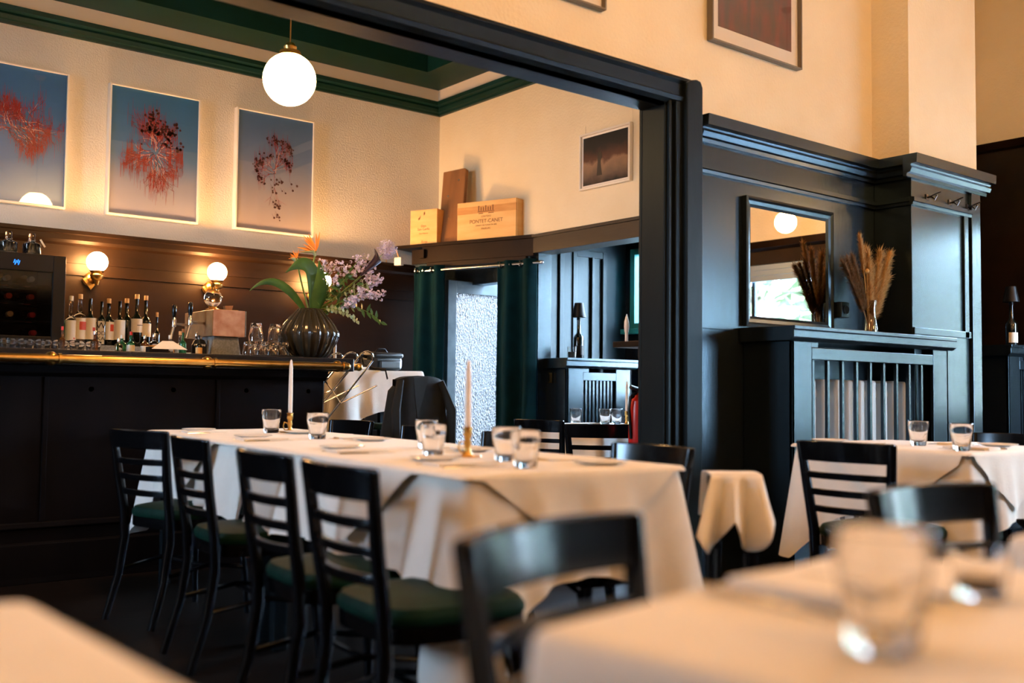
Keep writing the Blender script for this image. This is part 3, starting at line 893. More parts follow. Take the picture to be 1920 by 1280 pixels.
# ------------------------------------------------------------------ tumblers
def tumbler_mesh(h=.108, r0=.031, r1=.044):
    b_ = MB()
    def mod(t, z): return 1 + (.035 * abs(math.cos(4.5 * t)) if z < h * .62 else 0)
    b_.lathe([(.001, 0), (r0 * .94, 0), (r0, .004), (r0 * 1.06, h * .18), (r0 * 1.16, h * .45), (r1 * .97, h * .75), (r1, h - .002), (r1 - .002, h), (r1 - .0035, h - .003), (r1 * .93, h * .72), (r0 * 1.03, h * .45), (r0 * .8, h * .22), (r0 * .4, h * .17), (.001, h * .165)], 36, mod=mod)
    return b_
proto_t = tumbler_mesh().build('water_tumbler', M['glass'], smooth=True)
used_t = [False]
def tumbler(x, y, z, label, group=None, s=1.0, flip=False):
    o = proto_t if not used_t[0] else proto_t.copy()
    if used_t[0]: COL.objects.link(o)
    used_t[0] = True
    o.location = (x, y, z + (.108 * s if flip else 0))
    o.rotation_euler = (PI if flip else 0, 0, random.uniform(0, 3))
    o.scale = (s, s, s)
    o['label'] = label; o['category'] = 'glass'
    if group: o['group'] = group
    elif 'group' in o: del o['group']
    return o
# upturned glasses by the vase
for i in range(4):
    for j in range(2):
        tumbler(2.57 + .066 * i, 5.60 + .07 * j, 1.158 + .004, 'upturned glass packed in the lower layer left of the black vase', 'upturned glasses by the vase', .80, True)
tumbler(2.585, 5.60, 1.158 + .0905, 'left one of the two upturned glasses standing on top of the others', None, 1.0, True)
tumbler(2.705, 5.60, 1.158 + .0905, 'right one of the two upturned glasses standing on top of the others', None, 1.0, True)
for i in range(12):
    tumbler(1.30 + .044 * i, 5.90 + (.05 if i % 2 else 0), 1.158, 'small clear glass in the crowded row behind the brass rail at left', 'row of small glasses on the counter', .64)
ty = MB().lathe([(.001, 0), (.20, 0), (.21, .006), (.205, .007), (.001, .004)], 32)
o = ty.build('serving_tray', M['black_plastic'], smooth=True); o.location = (2.66, 5.60, 1.158); tag(o, 'round black tray with a shiny rim under the upturned glasses', 'tray')

# ------------------------------------------------------------------ vase of flowers
def flute(t, z): return 1 + .055 * (abs(math.cos(11 * t / 1.0)) ** .6 - .5)
vz = thing('ribbed_vase', 'black ribbed bulbous vase standing on the end of the bar', 'vase', (2.956, 5.65, 1.158))
VP = [(.001, 0), (.085, 0), (.095, .004), (.125, .035), (.160, .09), (.176, .135), (.178, .150), (.176, .165), (.155, .205), (.125, .245), (.090, .285), (.072, .305), (.068, .308), (.062, .305), (.085, .27), (.001, .25)]
MB().lathe(VP, 264, mod=lambda t, z: 1 + .055 * abs(math.cos(11 * t)) ** 6 - .02 if z > .003 else 1).build('ribbed_body', M['vase_black'], vz, smooth=True)
VB = Vector((2.956, 5.65, 1.46))
def curve3(a, b, c, n=10):
    return [a * (1 - t) ** 2 + b * 2 * t * (1 - t) + c * t * t for t in [i / n for i in range(n + 1)]]
def stem(t_, tip, bend=(0, 0, .08), r_=.003, n=9, start=None):
    tip = Vector(tip); st = start or (VB + Vector((random.uniform(-.02, .02), random.uniform(-.02, .02), -.04)))
    mid = (st + tip) / 2 + Vector(bend)
    pts = curve3(st, mid, tip, n)
    MB().tube(pts, r_, 6).build('stem', M['stem'], t_, smooth=True, world=True)
    return pts
def leaf_blade(mb, pts, w, fold=.25, side=Vector((0, -1, 0))):
    n = len(pts) - 1
    vs, fs = [], []
    for i, p in enumerate(pts):
        d_ = (pts[min(i + 1, n)] - pts[max(i - 1, 0)]).normalized()
        s_ = d_.cross(side)
        if s_.length < .1: s_ = d_.cross(Vector((1, 0, 0)))
        s_.normalize()
        nn = s_.cross(d_)
        ww = w * math.sin(PI * min(1, .08 + .92 * i / n) ** .8) if i < n else .001
        vs += [p + s_ * ww + nn * ww * fold, p, p - s_ * ww + nn * ww * fold]
    for i in range(n):
        a = i * 3
        fs += [(a, a + 1, a + 4, a + 3), (a + 1, a + 2, a + 5, a + 4)]
    mb.add(vs, fs)
# bird of paradise flowers
def strel(tip, label, s):
    t_ = thing('bird_of_paradise_flower', label, 'flower', tuple(VB))
    tip = Vector(tip)
    stem(t_, tip, (-.03, 0, .05), .005)
    pb = MB()
    for k in range(9):
        a = R(98 + 13 * k) if k < 8 else R(82)
        L = s * random.uniform(.75, 1.05)
        dr_ = Vector((math.cos(a), random.uniform(-.35, .35), math.sin(a))).normalized()
        leaf_blade(pb, [tip + dr_ * L * q_ / 5 for q_ in range(6)], .0065 * s / .09, .4)
    pb.build('orange_petals', M['orange_petal'], t_, world=True, solid=.001)
    bk = MB().tube([tip + Vector((.0, 0, -.03)), tip + Vector((-.02, 0, -.005)), tip + Vector((-.07, 0, -.012)) * (s / .09)], [.010, .011, .001], 8)
    bk.build('beak_bract', M['leaf_pale'], t_, smooth=True, world=True)
strel((2.985, 5.64, 1.825), 'orange bird of paradise flower highest in the vase', .135)
strel((2.868, 5.66, 1.772), 'lower orange bird of paradise bloom behind the big leaf', .055)
# big leaves
lf = MB(); pts = curve3(VB + Vector((-.02, 0, -.03)), Vector((2.72, 5.63, 1.72)), Vector((2.548, 5.62, 1.545)), 14)
leaf_blade(lf, pts, .026, .3)
tag(lf.build('arching_leaf', M['leaf'], smooth=True, solid=.002), 'long narrow leaf arching left out of the vase', 'leaf')
lf = MB(); pts = curve3(VB + Vector((.01, -.01, -.03)), Vector((2.97, 5.60, 1.86)), Vector((2.755, 5.58, 1.665)), 16)
leaf_blade(lf, pts, .06, .35, Vector((.3, -1, .2)))
tag(lf.build('broad_leaf', M['leaf'], smooth=True, solid=.002), 'broad drooping green leaf over the middle of the vase', 'leaf')
lf = MB(); pts = curve3(VB + Vector((.02, -.01, -.02)), Vector((3.02, 5.60, 1.60)), Vector((2.975, 5.58, 1.765)), 12)
leaf_blade(lf, pts, .045, .3, Vector((-.2, -1, 0)))
tag(lf.build('upright_leaf', M['leaf'], smooth=True, solid=.002), 'upright green leaf in front of the third wall globe', 'leaf')
# allium
t_ = thing('allium_flower', 'round lilac allium head at the far upper right of the bouquet', 'flower', tuple(VB))
stem(t_, (3.47, 5.63, 1.86), (.05, 0, -.02), .003)
ab = MB(); c0 = Vector((3.495, 5.63, 1.882))
for k in range(900):
    d_ = Vector((random.gauss(0, 1), random.gauss(0, 1), random.gauss(0, 1))).normalized()
    e = c0 + d_ * random.uniform(.035, .068)
    s1 = (d_.orthogonal().normalized() + d_ * .6).normalized() * .0055; s2 = d_.cross(s1).normalized() * .0045
    ab.add([e - s1, e + s2, e + s1, e - s2], [(0, 1, 2, 3)])
    if k % 3 == 0: ab.add([c0 + s1 * .1, c0 - s1 * .1, e], [(0, 1, 2)])
ab.build('flower_head', M['lilac'], t_, world=True)
# lilac sprays
def spray(tip, n, r_, label, bend=(0, 0, 0)):
    t_ = thing('lilac_flower_spray', label, 'flower', tuple(VB), 0, 'lilac sprays in the bouquet')
    pts = stem(t_, tip, bend, .0025)
    hb = MB(); tip = Vector(tip)
    ax = (pts[-1] - pts[-3]).normalized()
    for k in range(n):
        c = tip + ax * random.uniform(-.05, .02) + Vector((random.gauss(0, r_), random.gauss(0, r_), random.gauss(0, r_)))
        for q_ in range(7):
            d_ = Vector((random.gauss(0, 1), random.gauss(0, 1), random.gauss(0, 1))).normalized()
            e = c + d_ * .009
            s1 = d_.orthogonal().normalized() * .007; s2 = d_.cross(s1).normalized() * .007
            hb.add([e - s1, e + s2, e + s1, e - s2], [(0, 1, 2, 3)])
    hb.build('blossoms', M['lilac'], t_, world=True)
    lb = MB()
    for k in range(5):
        i = 3 + k
        d_ = Vector((random.gauss(.4, .5), random.gauss(0, .6), random.gauss(.1, .6))).normalized()
        leaf_blade(lb, [pts[min(i, 9)] + d_ * .05 * q_ / 4 for q_ in range(5)], .009, .3)
    lb.build('leaves', M['leaf'], t_, world=True)
sp = [((3.02, 5.60, 1.745), 16, .014), ((3.02, 5.60, 1.69), 14, .013), ((3.11, 5.62, 1.745), 18, .016), ((3.16, 5.60, 1.725), 16, .015), ((3.105, 5.58, 1.66), 12, .012),
      ((3.285, 5.62, 1.80), 22, .016), ((3.27, 5.60, 1.735), 22, .016), ((3.33, 5.62, 1.785), 18, .018), ((3.355, 5.60, 1.71), 20, .016), ((3.385, 5.62, 1.67), 22, .016),
      ((3.42, 5.60, 1.685), 20, .014), ((3.44, 5.62, 1.585), 16, .015), ((3.29, 5.58, 1.60), 22, .018), ((3.33, 5.58, 1.58), 20, .016), ((3.37, 5.60, 1.575), 16, .013), ((3.21, 5.56, 1.535), 22, .016), ((3.25, 5.56, 1.54), 16, .014), ((3.185, 5.58, 1.50), 18, .015)]
for p_, n_, r_ in sp:
    spray(p_, n_, r_, 'spray of small lilac blossoms leaning right out of the black vase', (random.uniform(-.02, .03), 0, random.uniform(-.04, .02)))
t_ = thing('calla_lily', 'black purple calla lily pointing up to the right in the bouquet', 'flower', tuple(VB))
stem(t_, (3.30, 5.60, 1.705), (.0, 0, -.02), .004)
cb = MB()
a0, a1 = Vector((3.28, 5.60, 1.69)), Vector((3.40, 5.60, 1.80))
cb.tube([a0, a0.lerp(a1, .35), a0.lerp(a1, .7), a1, Vector((3.395, 5.6, 1.84)), Vector((3.38, 5.6, 1.875))], [.006, .012, .022, .03, .010, .001], 14, caps=False)
cb.build('spathe', M['calla'], t_, smooth=True, world=True)
def twig(name, pts, ln, w, m, label, lm):
    t_ = thing(name, label, 'foliage', tuple(VB))
    pts = [Vector(p) for p in pts]
    cp_ = curve3(pts[0], pts[1], pts[2], 12)
    MB().tube(cp_, .002, 5).build('stem', M['stem'], t_, world=True)
    lb = MB()
    for i in range(4, 13):
        for sgn in (-1, 1):
            d_ = Vector((.2, sgn * .4 + random.gauss(0, .3), sgn * .9 + random.gauss(0, .3))).normalized()
            leaf_blade(lb, [cp_[i] + d_ * ln * q_ / 4 for q_ in range(5)], w, .2, Vector((1, 0, 0)) if abs(d_.y) > .6 else Vector((0, -1, 0)))
    lb.build('leaves', lm, t_, world=True, smooth=True)
twig('eucalyptus_twig', [VB, (3.10, 5.56, 1.50), (3.225, 5.54, 1.40)], .028, .012, None, 'eucalyptus twig with round pale leaves hanging low right of the vase', M['leaf_pale'])
twig('leafy_twig', [VB, (3.25, 5.60, 1.56), (3.435, 5.60, 1.405)], .055, .011, None, 'glossy dark green leafy twig trailing down at the right of the bouquet', M['leaf'])
twig('leafy_twig', [VB, (3.15, 5.62, 1.60), (3.33, 5.60, 1.63)], .04, .008, None, 'fine green filler twig in the middle of the bouquet', M['leaf_pale'])
twig('leafy_twig', [VB, (3.10, 5.62, 1.58), (3.19, 5.60, 1.68)], .035, .008, None, 'short green filler twig close to the third wall globe', M['leaf'])

# chrome wire rack at the end of the bar
rk = thing('wire_hanger_rack', 'bent chrome wire rack of loops fixed to the end of the bar', 'rack', (3.12, 5.62, 1.0))
for k in range(3):
    y0 = 5.95 - .22 * k
    c_ = []
    P0, P1 = Vector((2.98, y0 + .0, .82)), Vector((3.28 - .02 * k, y0 - .12, 1.20))
    d_ = (P1 - P0); s_ = Vector((.20, 0, -.12)).normalized() * .045
    for i in range(25):
        t = i / 24
        a = -PI / 2 + PI * t
        if t < .35: p = P0.lerp(P1, t / .35 * .9) + s_
        elif t > .65: p = P0.lerp(P1, (1 - t) / .35 * .9) - s_
        else:
            aa = (t - .35) / .30 * PI
            p = P0.lerp(P1, .9 + .1 * math.sin(aa)) + s_ * math.cos(aa)
        c_.append(p)
    MB().tube(c_, .0055, 8).build('wire_loop', M['chrome'], rk, smooth=True, world=True)
    MB().tube([Vector((3.0, y0, 1.02)), Vector((3.08, y0 - .05, .89)), Vector((3.30, y0 - .1, 1.0))], .005, 6).build('cross_wire', M['chrome'], rk, smooth=True, world=True)
MB().tube([(2.968, 5.48, 1.08), (2.968, 5.48, .05)], .006, 8).build('upright_rod', M['chrome'], rk, smooth=True, world=True)
MB().tube([(2.968, 6.0, .86), (2.968, 5.48, .86)], .006, 8).build('rail_bar', M['chrome'], rk, smooth=True, world=True)

# ================================================================== CHAIRS
def arcx(w, z, y0, bow, n=12):
    return [Vector((-w + 2 * w * i / n, y0 - bow * (1 - (2 * i / n - 1) ** 2), z)) for i in range(n + 1)]
def curved_rail(mb, w, zc, hh, y0, bow, th=.010, lean=0.0, n=14, crown=0.0):
    vs, fs = [], []
    for i in range(n + 1):
        u = 2 * i / n - 1
        x = w * u
        y = y0 - bow * (1 - u * u)
        dx, dy = 1, 2 * bow * u / w
        l_ = math.hypot(dx, dy); nx, ny = -dy / l_, dx / l_
        top = zc + hh / 2 + crown * (1 - u * u)
        for (z, o_) in ((zc - hh / 2, -1), (zc - hh / 2, 1), (top, 1), (top, -1)):
            vs.append((x + nx * th * o_, y + ny * th * o_ - lean * (z - zc), z))
    for i in range(n):
        a = i * 4
        for k in range(4):
            fs.append((a + k, a + (k + 1) % 4, a + 4 + (k + 1) % 4, a + 4 + k))
    fs.append((0, 1, 2, 3)[::-1]); fs.append(tuple(n * 4 + k for k in range(4)))
    mb.add(vs, fs)
HB = .80
LEAN = .16
def backy(z): return -.195 - LEAN * (z - .45)
def make_chair(name, label, group=None):
    t_ = thing(name, label, 'chair', (0, 0, 0), 0, group)
    s_ = MB()
    prof = []
    def seatpt(u, v):
        # rounded trapezoid
        a = 2 * PI * u
        ca, sa = math.cos(a), math.sin(a)
        e = .45
        x = math.copysign(abs(ca) ** e, ca) * (.195 + .018 * sa)
        y = math.copysign(abs(sa) ** e, sa) * .195
        return x, y
    n = 40
    rings = [(1.0, .428), (1.02, .436), (1.02, .450), (.97, .466), (.80, .474), (.4, .478), (.0, .479)]
    vs = []
    for (k_, z) in rings:
        for i in range(n):
            x, y = seatpt(i / n, 0)
            vs.append((x * k_, y * k_ + .01, z))
    fs = [(i * n + k, i * n + (k + 1) % n, (i + 1) * n + (k + 1) % n, (i + 1) * n + k) for i in range(len(rings) - 1) for k in range(n)]
    fs.append(tuple(range(n))[::-1])
    s_.add(vs, fs)
    s_.build('seat', M['green_seat'], t_, smooth=True)
    f = MB()
    vs = []
    for (k_, z) in ((.99, .385), (1.0, .388), (1.0, .426), (.98, .428)):
        for i in range(n):
            x, y = seatpt(i / n, 0)
            vs.append((x * k_, y * k_ + .01, z))
    fs = [(i * n + k, i * n + (k + 1) % n, (i + 1) * n + (k + 1) % n, (i + 1) * n + k) for i in range(3) for k in range(n)]
    fs += [tuple(range(n))[::-1], tuple(range(3 * n, 4 * n))]
    f.add(vs, fs)
    f.build('seat_frame', M['black_gloss'], t_, smooth=True)
    for sx in (-1, 1):
        MB().tube([(sx * .165, .16, .39), (sx * .172, .172, .25), (sx * .185, .19, 0)], [.019, .016, .012], 10).build('leg', M['black_gloss'], t_, smooth=True)
        # rear leg and back post in one bentwood piece
        q = MB()
        pts = [(sx * .165, -.27, 0), (sx * .162, -.215, .18), (sx * .160, -.19, .34), (sx * .162, backy(.45), .45), (sx * .172, backy(.60), .60), (sx * .190, backy(.79) + .006, .790)]
        q.tube(pts, [.013, .016, .019, .019, .018, .015], 10, flat=1.15)
        q.build('leg', M['black_gloss'], t_, smooth=True)
    q = MB(); curved_rail(q, .200, .757, .076, backy(.755) + .008, .038, .011, LEAN, crown=.002)
    q.build('top_rail', M['black_gloss'], t_, smooth=True, bevel=.004)
    for z in (.665, .600, .535):
        q = MB(); w_ = .160 + (z - .45) * .09
        curved_rail(q, w_, z, .026, backy(z) + .006, .032, .008, LEAN)
        q.build('back_slat', M['black_gloss'], t_, smooth=True, bevel=.003)
    q = MB()
    for sx in (-1, 1):
        q.tube([(sx * .172, .17, .22), (sx * .12, .155, .36), (sx * .03, .15, .385)], .008, 8)
        q.tube([(sx * .176, .172, .20), (sx * .168, 0, .23), (sx * .160, -.205, .20)], .009, 8)
    q.tube([(-.172, .0, .225), (.172, .0, .225)], .009, 8)
    q.build('stretcher', M['black_gloss'], t_, smooth=True)
    return t_
chair0 = make_chair('dining_chair', 'x')
used_c = [False]
def place_chair(bx_, by_, face, label, group=None):
    """bx_, by_: where the middle of the back's top stands; face: heading in degrees the sitter looks"""
    a = R(face)
    off = .255
    x, y = bx_ + math.cos(a) * off, by_ + math.sin(a) * off
    if not used_c[0]:
        used_c[0] = True
        o = chair0
        o.location = (x, y, 0); o.rotation_euler = (0, 0, a - PI / 2); o['label'] = label
    else:
        o = dup(chair0, (x, y, 0), a - PI / 2, label)
    if group: o['group'] = group
    return o
LC = 'dining chairs along the left of the long table'
place_chair(1.205, 2.17, -5, 'black ladder back chair with green seat, nearest on the long table\'s left', LC)
place_chair(1.255, 2.68, -5, 'black ladder back chair, second from the camera on the left of the long table', LC)
place_chair(1.39, 3.57, -5, 'black ladder back chair, third from the camera on the left of the long table', LC)
place_chair(1.45, 4.27, 14, 'black ladder back chair turned outward at the bar end of the long table', LC)
RCG = 'dining chairs along the far side of the long table'
place_chair(2.56, 2.40, 175, 'black chair beyond the near end of the long table by the opening post', RCG)
place_chair(2.76, 3.42, 175, 'black chair at the far side of the long table behind the right candle', RCG)
place_chair(2.80, 4.16, 172, 'black chair at the far side of the long table below the frosted door', RCG)
place_chair(2.98, 5.14, 186, 'black chair at the far side of the long table near the white clothed stand', RCG)
place_chair(.905, 1.035, -77, 'large blurred black chair back in the foreground middle')
place_chair(1.90, 1.05, -94, 'large blurred black chair back in the foreground right behind the glass')
place_chair(3.37, 2.20, 2, 'black ladder back chair on the left of the right hand table')
place_chair(4.93, 2.30, 172, 'black chair mostly hidden behind the right hand table')
place_chair(4.20, 4.94, 10, 'black chair on the left of the small niche table')
place_chair(3.95, 4.10, 48, 'black chair between the opening post and the niche table')
place_chair(5.45, 5.35, 195, 'black chair behind the glasses of the niche table')

# ================================================================== TABLES AND CLOTHS
def make_table(label, loc, rz, a, b, h=.745, group=None):
    t_ = thing('restaurant_table', label, 'table', loc, rz, group)
    MB().box(-a, a, -b, b, h - .03, h).build('tabletop', M['panel'], t_, bevel=.004)
    for sx in (-1, 1):
        for sy in (-1, 1):
            MB().box(sx * (a - .06) - .025, sx * (a - .06) + .025, sy * (b - .06) - .025, sy * (b - .06) + .025, 0, h - .03).build('leg', M['panel'], t_, bevel=.003)
    return t_
def cloth(name, label, loc, rz, a, b, z, hang, chang, seed=0, free=(1, 1, 1, 1), flare=.16, amp=.018, off=0.0, hfun=None, group=None, cat='tablecloth'):
    """draped cloth; free = sides (-x, +x, -y, +y) that hang freely"""
    rn = random.Random(seed)
    ph = [rn.uniform(0, 6.28) for _ in range(6)]
    cr = .02
    per = []
    ns = 36
    def side(p0, p1, nrm, idx):
        for i in range(ns):
            t = (i + .5) / ns
            p = Vector(p0).lerp(Vector(p1), t)
            L = (Vector(p1) - Vector(p0)).length
            dc = min(t, 1 - t) * L
            per.append((p.x, p.y, Vector(nrm), dc, t, idx, L))
    def corner(cx, cy, a0, idx):
        for i in range(7):
            an = a0 + PI / 2 * (i + .0) / 6
            per.append((cx + cr * math.cos(an), cy + cr * math.sin(an), Vector((math.cos(an), math.sin(an))), 0, 0, idx, 1))
    side((a - cr, -b), (-a + cr, -b), (0, -1), 2); 
    corner(-a + cr, -b + cr, -PI / 2, 10)
    # order: walk clockwise
    per_c = []
    per.clear()
    side((-a + cr, -b), (a - cr, -b), (0, -1), 2)
    corner(a - cr, -b + cr, -PI / 2, 11)
    side((a, -b + cr), (a, b - cr), (1, 0), 1)
    corner(a - cr, b - cr, 0, 12)
    side((a - cr, b), (-a + cr, b), (0, 1), 3)
    corner(-a + cr, b - cr, PI / 2, 13)
    side((-a, b - cr), (-a, -b + cr), (-1, 0), 0)
    corner(-a + cr, -b + cr, PI, 10)
    cf = {10: (0, 2), 11: (2, 1), 12: (1, 3), 13: (3, 0)}
    n = len(per)
    m = MB()
    vs = []
    hs_, outs = [], []
    for i, (x, y, nr, dc, t, idx, L) in enumerate(per):
        if idx >= 10: fr_ = min(free[cf[idx][0]], free[cf[idx][1]])
        else: fr_ = free[idx]
        cw = math.exp(-(dc / .10) ** 2)
        if hfun is None:
            hh = hang + (chang - hang) * math.exp(-(dc / .13) ** 1.5)
            if idx < 10:
                other = [j for j in range(4) if not free[j]]
                # a corner that touches a blocked side stays short
        else:
            hh = hfun(idx, t, L)
        if not fr_: hh = .006
        s_ = (x * 7.3 + y * 6.1)
        wv = math.sin(s_ * 1.9 + ph[0]) * .6 + math.sin(s_ * 4.3 + ph[1]) * .5 + math.sin(s_ * 8.9 + ph[2]) * .25
        hs_.append(hh); outs.append((wv, cw))
    # smooth hang between blocked and free
    for _ in range(3):
        hs_ = [(hs_[i - 1] + 2 * hs_[i] + hs_[(i + 1) % n]) / 4 if min(hs_) < .02 and hfun is None else hs_[i] for i in range(n)]
    rows = 14
    inner = [(.0, 0), (.5, 0), (.9, 0), (.985, 0)]
    for k_, _ in inner[1:]:
        for (x, y, *_r) in per: vs.append((x * k_, y * k_, z + off + .0015 * math.sin(9 * x + ph[3]) * math.sin(7 * y + ph[4])))
    for (x, y, nr, *_r) in per: vs.append((x + nr.x * off, y + nr.y * off, z + off - .0015))
    for (x, y, nr, *_r) in per: vs.append((x + nr.x * (.006 + off), y + nr.y * (.006 + off), z + off - .008))
    for r_ in range(1, rows + 1):
        tt = r_ / rows
        for i, (x, y, nr, dc, t, idx, L) in enumerate(per):
            dep = hs_[i] * tt
            wv, cw = outs[i]
            o_ = .008 + off + flare * dep * (.25 + .75 * cw) + amp * (dep / .3) * (wv + 1) * (1 - cw)
            # fold just beside the corner
            o_ -= .05 * dep / .35 * math.exp(-((dc - .13) / .05) ** 2) * (1 if idx < 10 else 0)
            o_ = max(.008 + off, o_)
            vs.append((x + nr.x * o_, y + nr.y * o_, z + off - .008 - dep))
    c_i = len(vs)
    vs.append((0, 0, z + off))
    fs = [(c_i, i, (i + 1) % n) for i in range(n)]
    nr_ = (c_i) // n
    for k in range(nr_ - 1):
        for i in range(n):
            j = (i + 1) % n
            fs.append((k * n + i, (k + 1) * n + i, (k + 1) * n + j, k * n + j))
    m.add(vs, fs)
    o = m.build(name, M['cloth'], smooth=True)
    o.location = loc; o.rotation_euler = (0, 0, rz)
    tag(o, label, cat, group)
    return o
def flap(depth, c0=(.5, .5, .5, .5), wd=.34):
    def f(idx, t, L):
        if idx >= 10: return .006
        return max(.006, depth * (1 - abs(t - c0[idx]) * L / wd))
    return f
TR = -R(5)       # the long table is turned a little in the room
A0 = Vector((1.555, 2.10)); Uv = Vector((math.sin(R(5)), math.cos(R(5)))); Vv = Vector((math.cos(R(5)), -math.sin(R(5))))
def UV(u, v): return A0 + Uv * u + Vv * v
TW = .73
n1 = UV(.765, TW / 2); n2 = UV(2.30, TW / 2)
make_table('near half of the long table in the opening, under white cloths', (n1.x, n1.y, 0), TR, TW / 2 - .01, .75)
make_table('far half of the long table beside the bar, under white cloths', (n2.x, n2.y, 0), TR, TW / 2 - .01, .75)
cloth('tablecloth', 'long white tablecloth on the near half of the long table', (n1.x, n1.y, 0), TR, TW / 2, .762, .748, .262, .52, 3, (1, 1, 1, 0), flare=.22, amp=.032)
cloth('tablecloth', 'long white tablecloth on the far half of the long table', (n2.x, n2.y, 0), TR, TW / 2, .762, .748, .262, .50, 5, (1, 1, 0, 1), flare=.18, amp=.03)
cloth('table_topper', 'square white overlay with pointed corners on the near half of the long table', (n1.x, n1.y, 0), TR, TW / 2 + .012, .763, .750, .1, .1, 4, flare=.30, amp=.034, off=.008, hfun=flap(.235, (.62, .5, .50, .5), .34), cat='tablecloth')
cloth('table_topper', 'square white overlay with pointed corners on the far half of the long table', (n2.x, n2.y, 0), TR, TW / 2 + .012, .763, .750, .1, .1, 6, flare=.26, amp=.034, off=.008, hfun=flap(.22, (.5, .5, .5, .5), .34), cat='tablecloth')
# right hand table
make_table('square table in front of the radiator cover, under white cloths', (4.23, 2.36, 0), 0, .37, .38)
cloth('tablecloth', 'white tablecloth on the right hand table by the radiator cover', (4.23, 2.36, 0), 0, .38, .39, .748, .262, .48, 9)
cloth('table_topper', 'white overlay with pointed corners on the right hand table', (4.23, 2.36, 0), 0, .392, .402, .750, .1, .1, 10, off=.005, hfun=flap(.24, (.62, .5, .42, .5), .34), cat='tablecloth')
# foreground tables
make_table('foreground table in the middle holding the blurred glass', (1.02, .443, 0), R(8), .33, .33)
cloth('tablecloth', 'blurred white tablecloth on the foreground middle table', (1.02, .443, 0), R(8), .35, .35, .748, .262, .46, 11, flare=.06)
make_table('foreground table at the lower right edge', (2.02, .42, 0), 0, .34, .34)
cloth('tablecloth', 'blurred white tablecloth at the lower right edge', (2.02, .42, 0), 0, .36, .36, .748, .262, .46, 12, flare=.12)
make_table('foreground table at the lower left edge', (-.06, .79, 0), R(2), .34, .34)
cloth('tablecloth', 'blurred white tablecloth at the lower left edge', (-.06, .79, 0), R(2), .355, .355, .748, .262, .46, 13, flare=.10)
# niche table
make_table('small table in the niche beyond the opening post', (4.95, 5.14, 0), 0, .33, .33)
cloth('tablecloth', 'white tablecloth on the small niche table', (4.95, 5.14, 0), 0, .345, .345, .748, .262, .46, 14)
# tall service stand with bag
sv = thing('service_stand', 'tall service stand at the end of the bar, under a white cloth', 'table', (3.62, 6.12, 0))
MB().box(-.31, .31, -.26, .24, 1.07, 1.10).build('tabletop', M['panel'], sv, bevel=.003)
for sx in (-1, 1):
    for sy in (-1, 1):
        MB().box(sx * .27 - .02, sx * .27 + .02, sy * .20 - .02 - .01, sy * .20 + .02 - .01, 0, 1.07).build('leg', M['panel'], sv)
cloth('tablecloth', 'white cloth over the tall stand at the end of the bar', (3.62, 6.12, 0), 0, .32, .27, 1.103, .26, .42, 15, flare=.22, amp=.01)

# camera bag
bg = thing('camera_bag', 'black zipped camera bag lying on the tall white clothed stand', 'bag', (3.74, 6.08, 1.106), R(8))
q = MB(); q.grid(lambda u, v: (0, 0, 0), 1, 1) if False else None
q.box(-.13, .13, -.085, .085, 0, .105)
q.build('bag_body', M['bag'], bg, bevel=.03, smooth=True)
q = MB(); q.box(-.132, .132, -.09, .09, .085, .125); q.build('bag_lid', M['bag'], bg, bevel=.018, smooth=True)
MB().box(-.09, .09, -.105, -.08, .01, .07).build('front_pocket', M['bag'], bg, bevel=.01, smooth=True)
MB().tube([(-.13, -.0, .09), (-.20, -.03, .10), (-.22, -.08, .03), (-.19, -.16, .006), (-.17, -.25, .0), (-.172, -.275, -.06)], .006, 6, flat=2).build('strap', M['black_plastic'], bg, smooth=True)
MB().tube([(-.05, 0, .125), (-.03, 0, .15), (.03, 0, .15), (.05, 0, .125)], .007, 8).build('grab_handle', M['black_plastic'], bg, smooth=True)
# coat over a high stool back
st = thing('bar_stool', 'tall black stool carrying a coat in front of the white clothed stand', 'stool', (3.58, 5.55, 0))
MB().box(-.18, .18, -.17, .17, .72, .76).build('seat', M['green_seat'], st, bevel=.01)
for sx in (-1, 1):
    for sy in (-1, 1):
        MB().tube([(sx * .16, sy * .15, .72), (sx * .19, sy * .18, 0)], [.018, .014], 8).build('leg', M['black_gloss'], st, smooth=True)
q = MB(); q.box(-.17, -.14, -.18, -.15, .76, 1.03); q.box(.14, .17, -.18, -.15, .76, 1.03); q.box(-.18, .18, -.185, -.155, .98, 1.04); q.build('backrest', M['black_gloss'], st, bevel=.004)
def coatpt(u, v):
    a = 2 * PI * u
    sp_ = .205 + .075 * v
    th = .05 + .05 * v + .018 * math.sin(a * 5 + 1) * v
    x = math.copysign(abs(math.cos(a)) ** .7, math.cos(a)) * sp_ * (1 if v > .08 else .86)
    y = -.17 + math.sin(a) * th
    z = 1.062 - .03 * (math.cos(a) ** 2) * (1 - v) - .52 * v + .03 * math.sin(a * 3) * v
    return (x, y, z)
q = MB(); q.grid(coatpt, 48, 14); q.grid(lambda u, v: tuple(Vector(coatpt(u, 0)).lerp(Vector((0, -.17, 1.065)), v)), 48, 2)
ct = thing('draped_coat', 'black coat draped over the back of the tall stool', 'coat', (3.58, 5.55, 0))
q.build('coat_body', M['coat'], ct, smooth=True)
MB().tube([(-.16, -.22, 1.03), (-.21, -.25, .85), (-.20, -.25, .62)], [.03, .04, .035], 10, flat=.6).build('sleeve', M['coat'], ct, smooth=True)
MB().tube([(.14, -.22, 1.03), (.20, -.26, .85), (.21, -.25, .60)], [.03, .042, .036], 10, flat=.6).build('sleeve', M['coat'], ct, smooth=True)
MB().prism([(-.09, 1.05), (.02, 1.06), (-.02, .92), (-.06, .80)], 'Y', -.262, -.252).build('lapel', M['coat'], ct)

